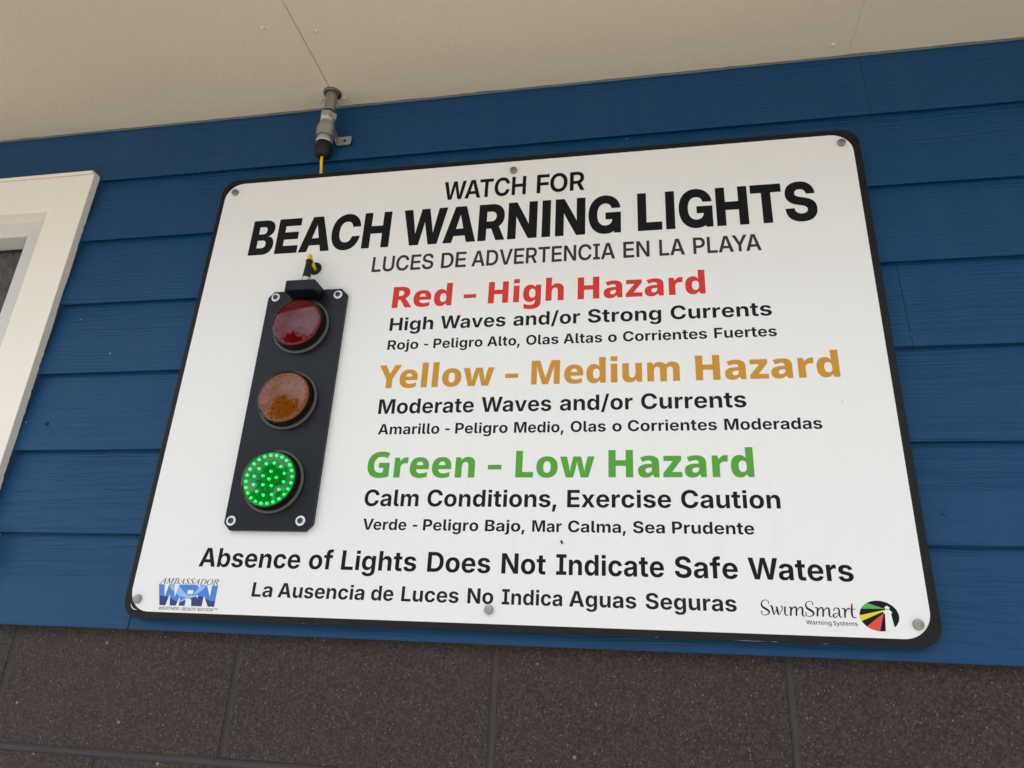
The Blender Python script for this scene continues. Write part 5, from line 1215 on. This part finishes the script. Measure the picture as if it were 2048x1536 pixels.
for lname, lx, lz, tint, lit, lab in LAMPS:
    lamp = bpy.data.objects.new('lamp', None); lamp.empty_display_size = 0.05
    C.objects.link(lamp); lamp.parent = signal; lamp['label'] = lab
    bm = bmesh.new()
    lathe(bm, [(0.0490, 0.0), (0.0532, 0.0), (0.0542, -0.0010), (0.0542, -0.0032), (0.0534, -0.0043), (0.0512, -0.0047), (0.0498, -0.0042), (0.0495, -0.0020)], lx, PY - 0.0001, lz, n=96, cap=(False, False))
    obj('gasket', bm, M_GASKET, lamp, smooth=True, angle=60)
    bm = bmesh.new()
    lathe(bm, [(0.0494, -0.0002), (0.0492, -0.0024), (0.0476, -0.0040), (0.0472, -0.0168), (0.0462, -0.0170)], lx, PY, lz, n=96, cap=(False, False))
    obj('lamp_body', bm, M_BODY, lamp, smooth=True)
    bm = bmesh.new()
    lathe(bm, [(0.0463, 0.0), (0.0001, 0.0)], lx, PY - 0.0166, lz, n=72, cap=(False, True))
    obj('reflector', bm, M_REFL_DARK if lit else M_REFL, lamp)
    # clear cover: short cylindrical rim, rounded shoulder, slightly domed front
    bm = bmesh.new()
    prof = [(0.0472, PY - 0.0168 - YF), (R_LENS + 0.0002, 0.0036), (R_LENS, 0.0022), (R_LENS - 0.0007, 0.0010), (R_LENS - 0.0019, 0.0003)]
    for k in range(1, 13):
        r = (R_LENS - 0.0019) * (1 - k / 12.0)
        prof.append((max(r, 0.00005), 0.0003 - 0.0022 * (1 - (r / (R_LENS - 0.0019)) ** 2)))
    lathe(bm, prof, lx, YF, lz, n=96, cap=(False, True))
    obj('lens', bm, lens_cover(lname + '_lens', tint), lamp, smooth=True, angle=75)
    # rings of light-emitting diodes behind the cover
    bm = bmesh.new(); bc = bmesh.new()
    for cnt, rr, ph in ((24, 0.0408, 0.1), (12, 0.0275, 0.35), (5, 0.0130, 0.2), (1, 0.0, 0.0)):
        for k in range(cnt):
            t = ph + 2 * math.pi * k / cnt
            ax, az = lx + rr * math.cos(t), lz + rr * math.sin(t)
            R2 = 0.0021 if lit else 0.0014
            prof = [(R2, 0.0), (R2, -0.0012)] + [(R2 * math.cos(q), -0.0012 - R2 * math.sin(q)) for q in (0.35, 0.7, 1.05, 1.35)]
            lathe(bm, prof, ax, PY - 0.0168, az, n=12)
            if lit:
                lathe(bc, [(0.00065, 0.0), (0.00055, -0.0003), (0.00025, -0.0005)], ax + 0.0005, PY - 0.0168 - 0.0012 - R2 * 0.90, az - 0.0005, n=10)
    obj('led_cluster', bm, led_material(lit), lamp, smooth=True)
    if lit:
        obj('led_core', bc, led_core(), lamp, smooth=True)
    else:
        bc.free()

# ------------------------------------------------------------------ conduit fitting above the sign
PXC, PYC = -0.6345, -0.0110
conduit = thing('conduit', 'short galvanised conduit coming down from the beige soffit with strap and black gland', 'conduit', (PXC, PYC, Z + 0.96))
bm = bmesh.new()
lathe(bm, [(0.0188, 0.0), (0.0185, -0.0022), (0.0160, -0.0036), (0.0135, -0.0030), (0.0122, -0.0004)], PXC + 0.001, PYC - 0.004, ZS, axis='Z', n=40, cap=(False, False))
obj('ceiling_ring', bm, M_DARKMETAL, conduit, smooth=True)
bm = bmesh.new()
lathe(bm, [(0.0120, 0.003), (0.0120, -0.046), (0.0116, -0.0465)], PXC, PYC, ZS, axis='Z', n=40)
obj('pipe', bm, M_GALV, conduit, smooth=True)
bm = bmesh.new()
def hexnut(bm, r, z0, z1, cx, cy, rot=0.2):
    lathe(bm, [(r * 0.88, z0 - 0.0012), (r, z0), (r, z1), (r * 0.90, z1 + 0.0014), (r * 0.6, z1 + 0.0015)], cx, cy, 0.0, axis='Z', n=6)
hexnut(bm, 0.0178, 1.0535, 1.0665, PXC, PYC)
obj('lock_nut', bm, M_ZINC, conduit)
bm = bmesh.new()
lathe(bm, [(0.0120, 1.0525), (0.0152, 1.0520), (0.0158, 1.0508), (0.0146, 1.0500), (0.0158, 1.0490), (0.0146, 1.0481), (0.0158, 1.0470), (0.0146, 1.0462), (0.0161, 1.0450), (0.0161, 1.0415), (0.0146, 1.0408), (0.0146, 1.0380), (0.0120, 1.0376)], PXC, PYC, 0.0, axis='Z', n=40)
obj('threaded_collar', bm, M_ZINC, conduit, smooth=True)
bm = bmesh.new()
lathe(bm, [(0.0140, 1.0386), (0.0166, 1.0379), (0.0172, 1.0360), (0.0172, 1.0000), (0.0164, 0.9990), (0.0130, 0.9990)], PXC, PYC, 0.0, axis='Z', n=48)
obj('coupling', bm, M_STEEL, conduit, smooth=True)
# strap hugging the coupling, its ear drilled and lying on the board
bm = bmesh.new()
RS, TS = 0.0184, 0.0013
path = []
for k in range(25):
    t = math.radians(200 - 200 * k / 24 - 100 + 90)
    path.append((PXC + RS * math.cos(math.radians(175 + 185 * k / 24)), PYC + RS * math.sin(math.radians(175 + 185 * k / 24))))
path += [(PXC + RS - 0.0030, 0.008), (PXC + RS - 0.0036, 0.0128), (PXC + RS - 0.0020, 0.0143)]
zA, zB = 1.0075, 1.0325
prev = None
for i, (x, y) in enumerate(path):
    nx_, ny_ = (path[min(i + 1, len(path) - 1)][0] - path[max(i - 1, 0)][0], path[min(i + 1, len(path) - 1)][1] - path[max(i - 1, 0)][1])
    l = math.hypot(nx_, ny_); nx_, ny_ = nx_ / l, ny_ / l
    ox, oy = ny_ * TS, -nx_ * TS
    narrow = 0.0 if i < 22 else 0.0028 * min(1, (i - 22) / 4)
    ring = [bm.verts.new((x + dx, y + dy, z + Z)) for dx, dy, z in ((0, 0, zA + narrow * 0.3), (0, 0, zB - narrow), (ox, oy, zB - narrow), (ox, oy, zA + narrow * 0.3))]
    if prev:
        for j in range(4):
            bm.faces.new((prev[j], ring[j], ring[(j + 1) % 4], prev[(j + 1) % 4]))
    else:
        bm.faces.new(ring)
    prev = ring
bm.faces.new(list(reversed(prev)))
strap = obj('strap', bm, M_STEEL, conduit, smooth=True, angle=40)
ex0, ex1, ez0, ez1 = PXC + RS - 0.0024, -0.5886, 1.0068, 1.0285
ear = [(ex0, ez0), (ex1 - 0.004, ez0), (ex1 - 0.0008, ez0 + 0.0022), (ex1 + 0.0004, ez0 + 0.007), (ex1 - 0.0002, ez1 - 0.002), (ex1 - 0.0022, ez1), (ex0, ez1)]
hx, hz = -0.6030, 1.0178
hole = [(hx + 0.0036 * math.cos(-a), hz + 0.0036 * math.sin(-a)) for a in (2 * math.pi * k / 24 for k in range(24))]
EY = 0.0143
e = fill_shapes('strap_ear', [[ear, hole]], M_STEEL, strap, EY - TS)
md = e.modifiers.new('thickness', 'SOLIDIFY'); md.thickness = TS; md.offset = -1
bm = bmesh.new()
lathe(bm, [(0.0036, 0.0), (0.0001, 0.0)], hx, EY + 0.0006, hz, n=20, cap=(False, True))
obj('hole', bm, M_HOLE, strap)
bm = bmesh.new()
lathe(bm, [(0.0160, 0.9995), (0.0176, 0.9985), (0.0178, 0.9945), (0.0168, 0.9935)], PXC, PYC, 0.0, axis='Z', n=48)
obj('gland_rim', bm, M_ZINC, conduit, smooth=True)
bm = bmesh.new()
lathe(bm, [(0.0166, 0.9940), (0.0172, 0.9900), (0.0172, 0.9800), (0.0160, 0.9700), (0.0128, 0.9635), (0.0085, 0.9610), (0.0042, 0.9612)], PXC, PYC, 0.0, axis='Z', n=48)
obj('gland', bm, M_RUBBER, conduit, smooth=True, angle=60)

LEAN = 0.10                       # the fitting is pulled in towards the wall by its strap
for o in [q for q in conduit.children_recursive if q.type == 'MESH' and q.name.split('.')[0] not in ('strap_ear', 'ceiling_ring', 'hole')]:
    for q in o.data.vertices:
        zz = q.co.z + conduit.location.z - Z
        yy = q.co.y + conduit.location.y
        k = 1.0 if o.name.split('.')[0] != 'strap' else min(1.0, max(0.0, (0.0143 - yy) / 0.012))
        q.co.y += k * ((ZS - zz) * LEAN - 0.0030)
        q.co.x -= k * (ZS - zz) * 0.044
        q.co.z += k * (ZS - zz) * 0.055
PYC += (ZS - 0.965) * LEAN - 0.003

# ------------------------------------------------------------------ yellow cable: gland -> behind the sign -> out of the grommet -> plug
CY = -0.0270
CXP = -0.6118
pts = [(PXC - 0.0066, PYC, 0.9760), (-0.6412, 0.0025, 0.9600), (-0.6418, 0.0070, 0.9490), (-0.6424, 0.0112, 0.9380), (-0.6430, 0.0126, 0.9270), (-0.640, 0.0128, 0.90), (-0.622, 0.0128, 0.76), (-0.6128, 0.0126, 0.716),
       (-0.6115, 0.0085, 0.7035), (-0.6112, 0.0010, 0.7002), (-0.6112, -0.0080, 0.7030), (-0.6130, -0.0165, 0.7105), (-0.6136, -0.0225, 0.7165), (-0.6135, -0.0262, 0.7142), (CXP - 0.0013, CY, 0.7060), (CXP - 0.0010, CY, 0.6990)]
cable = thing('cable', 'yellow cable from the black gland down behind the white sign to the signal light', 'cable', (PXC, PYC, Z + 0.9))
bm = bmesh.new()
tube(bm, pts, 0.0030, 18, 12)
obj('jacket', bm, M_YELLOW, cable, smooth=True, angle=60)
plug = bpy.data.objects.new('plug', None); plug.empty_display_size = 0.02; C.objects.link(plug); plug.parent = cable
bm = bmesh.new()
lathe(bm, [(0.0076, 0.6665), (0.0074, 0.6700), (0.0069, 0.6760), (0.0065, 0.6850), (0.0058, 0.6930), (0.0057, 0.6985), (0.0066, 0.7000), (0.0066, 0.7025), (0.0050, 0.7042), (0.0030, 0.7046)], CXP, CY, 0.0, axis='Z', n=32)
obj('plug_boot', bm, M_RUBBER, plug, smooth=True, angle=50)
bm = bmesh.new()
lathe(bm, [(0.0070, 0.6517), (0.0080, 0.6522)], CXP, CY, 0.0, axis='Z', n=48, cap=(True, False))
nk = 48
rings = []
for zz in (0.6522, 0.6650):
    rings.append([bm.verts.new((CXP + (0.0080 + (0.0003 if k % 2 else 0)) * math.cos(2 * math.pi * k / nk), CY + (0.0080 + (0.0003 if k % 2 else 0)) * math.sin(2 * math.pi * k / nk), zz + Z)) for k in range(nk)])
for k in range(nk):
    bm.faces.new((rings[0][k], rings[0][(k + 1) % nk], rings[1][(k + 1) % nk], rings[1][k]))
lathe(bm, [(0.0080, 0.6650), (0.0075, 0.6662), (0.0050, 0.6664)], CXP, CY, 0.0, axis='Z', n=48, cap=(False, True))
obj('collar_nut', bm, M_NICKEL, plug, smooth=True, angle=20)

# ------------------------------------------------------------------ the wood across the open ground, mirrored in the lamps
bm = bmesh.new()
rng = random.Random(21)
def leaf(p, s):
    n = Vector((rng.gauss(0, 1), rng.gauss(0, 1), rng.gauss(0, 1))).normalized()
    u = n.orthogonal().normalized(); v = n.cross(u)
    bm.faces.new([bm.verts.new(p + s * (a * u + b * v)) for a, b in ((-1, -0.5), (0.2, -0.8), (1, 0.3), (-0.2, 0.9))])
def crown(cx, cy, h, w, n):
    for _ in range(9):
        c = Vector((cx + rng.uniform(-0.6, 0.6) * w, cy + rng.uniform(-0.5, 0.5) * w, h * rng.uniform(0.45, 0.86)))
        r = w * rng.uniform(0.30, 0.52)
        for _ in range(n):
            d = Vector((rng.gauss(0, 1), rng.gauss(0, 1), rng.gauss(0, 1))).normalized()
            leaf(c + d * r * rng.uniform(0.5, 1.05), rng.uniform(0.25, 0.5))
    for k in range(5):
        a = 2 * math.pi * k / 5
        p = Vector((cx, cy, 0)); q = Vector((cx + 0.1 * w * math.cos(a), cy + 0.1 * w * math.sin(a), h * 0.6))
        s = Vector((0.22 * math.cos(a + 1), 0.22 * math.sin(a + 1), 0))
        bm.faces.new([bm.verts.new(p - s), bm.verts.new(p + s), bm.verts.new(q + s * 0.4), bm.verts.new(q - s * 0.4)])
for k in range(22):
    a = math.radians(-172 + 164 * k / 21 + rng.uniform(-3, 3))
    d = rng.uniform(30, 42)
    crown(d * math.cos(a), d * math.sin(a), rng.uniform(5.5, 8.5), rng.uniform(3.0, 5.0), 60)
crown(-14.6, -28.5, 14.5, 4.6, 130)
def leaf_material():
    m = Mat('mixed_foliage').set(rough=0.7)
    g = m.coords()
    m.col(m.mix(m.noise(g, 0.5, 3.0), (0.028, 0.045, 0.016), (0.07, 0.10, 0.03)))
    return m.m
me = bpy.data.meshes.new('distant_wood'); bm.to_mesh(me); bm.free()
tag(new_obj('distant_wood', me, None, leaf_material()), 'line of leafy trees mirrored in the red and amber lenses', 'trees', kind='stuff')
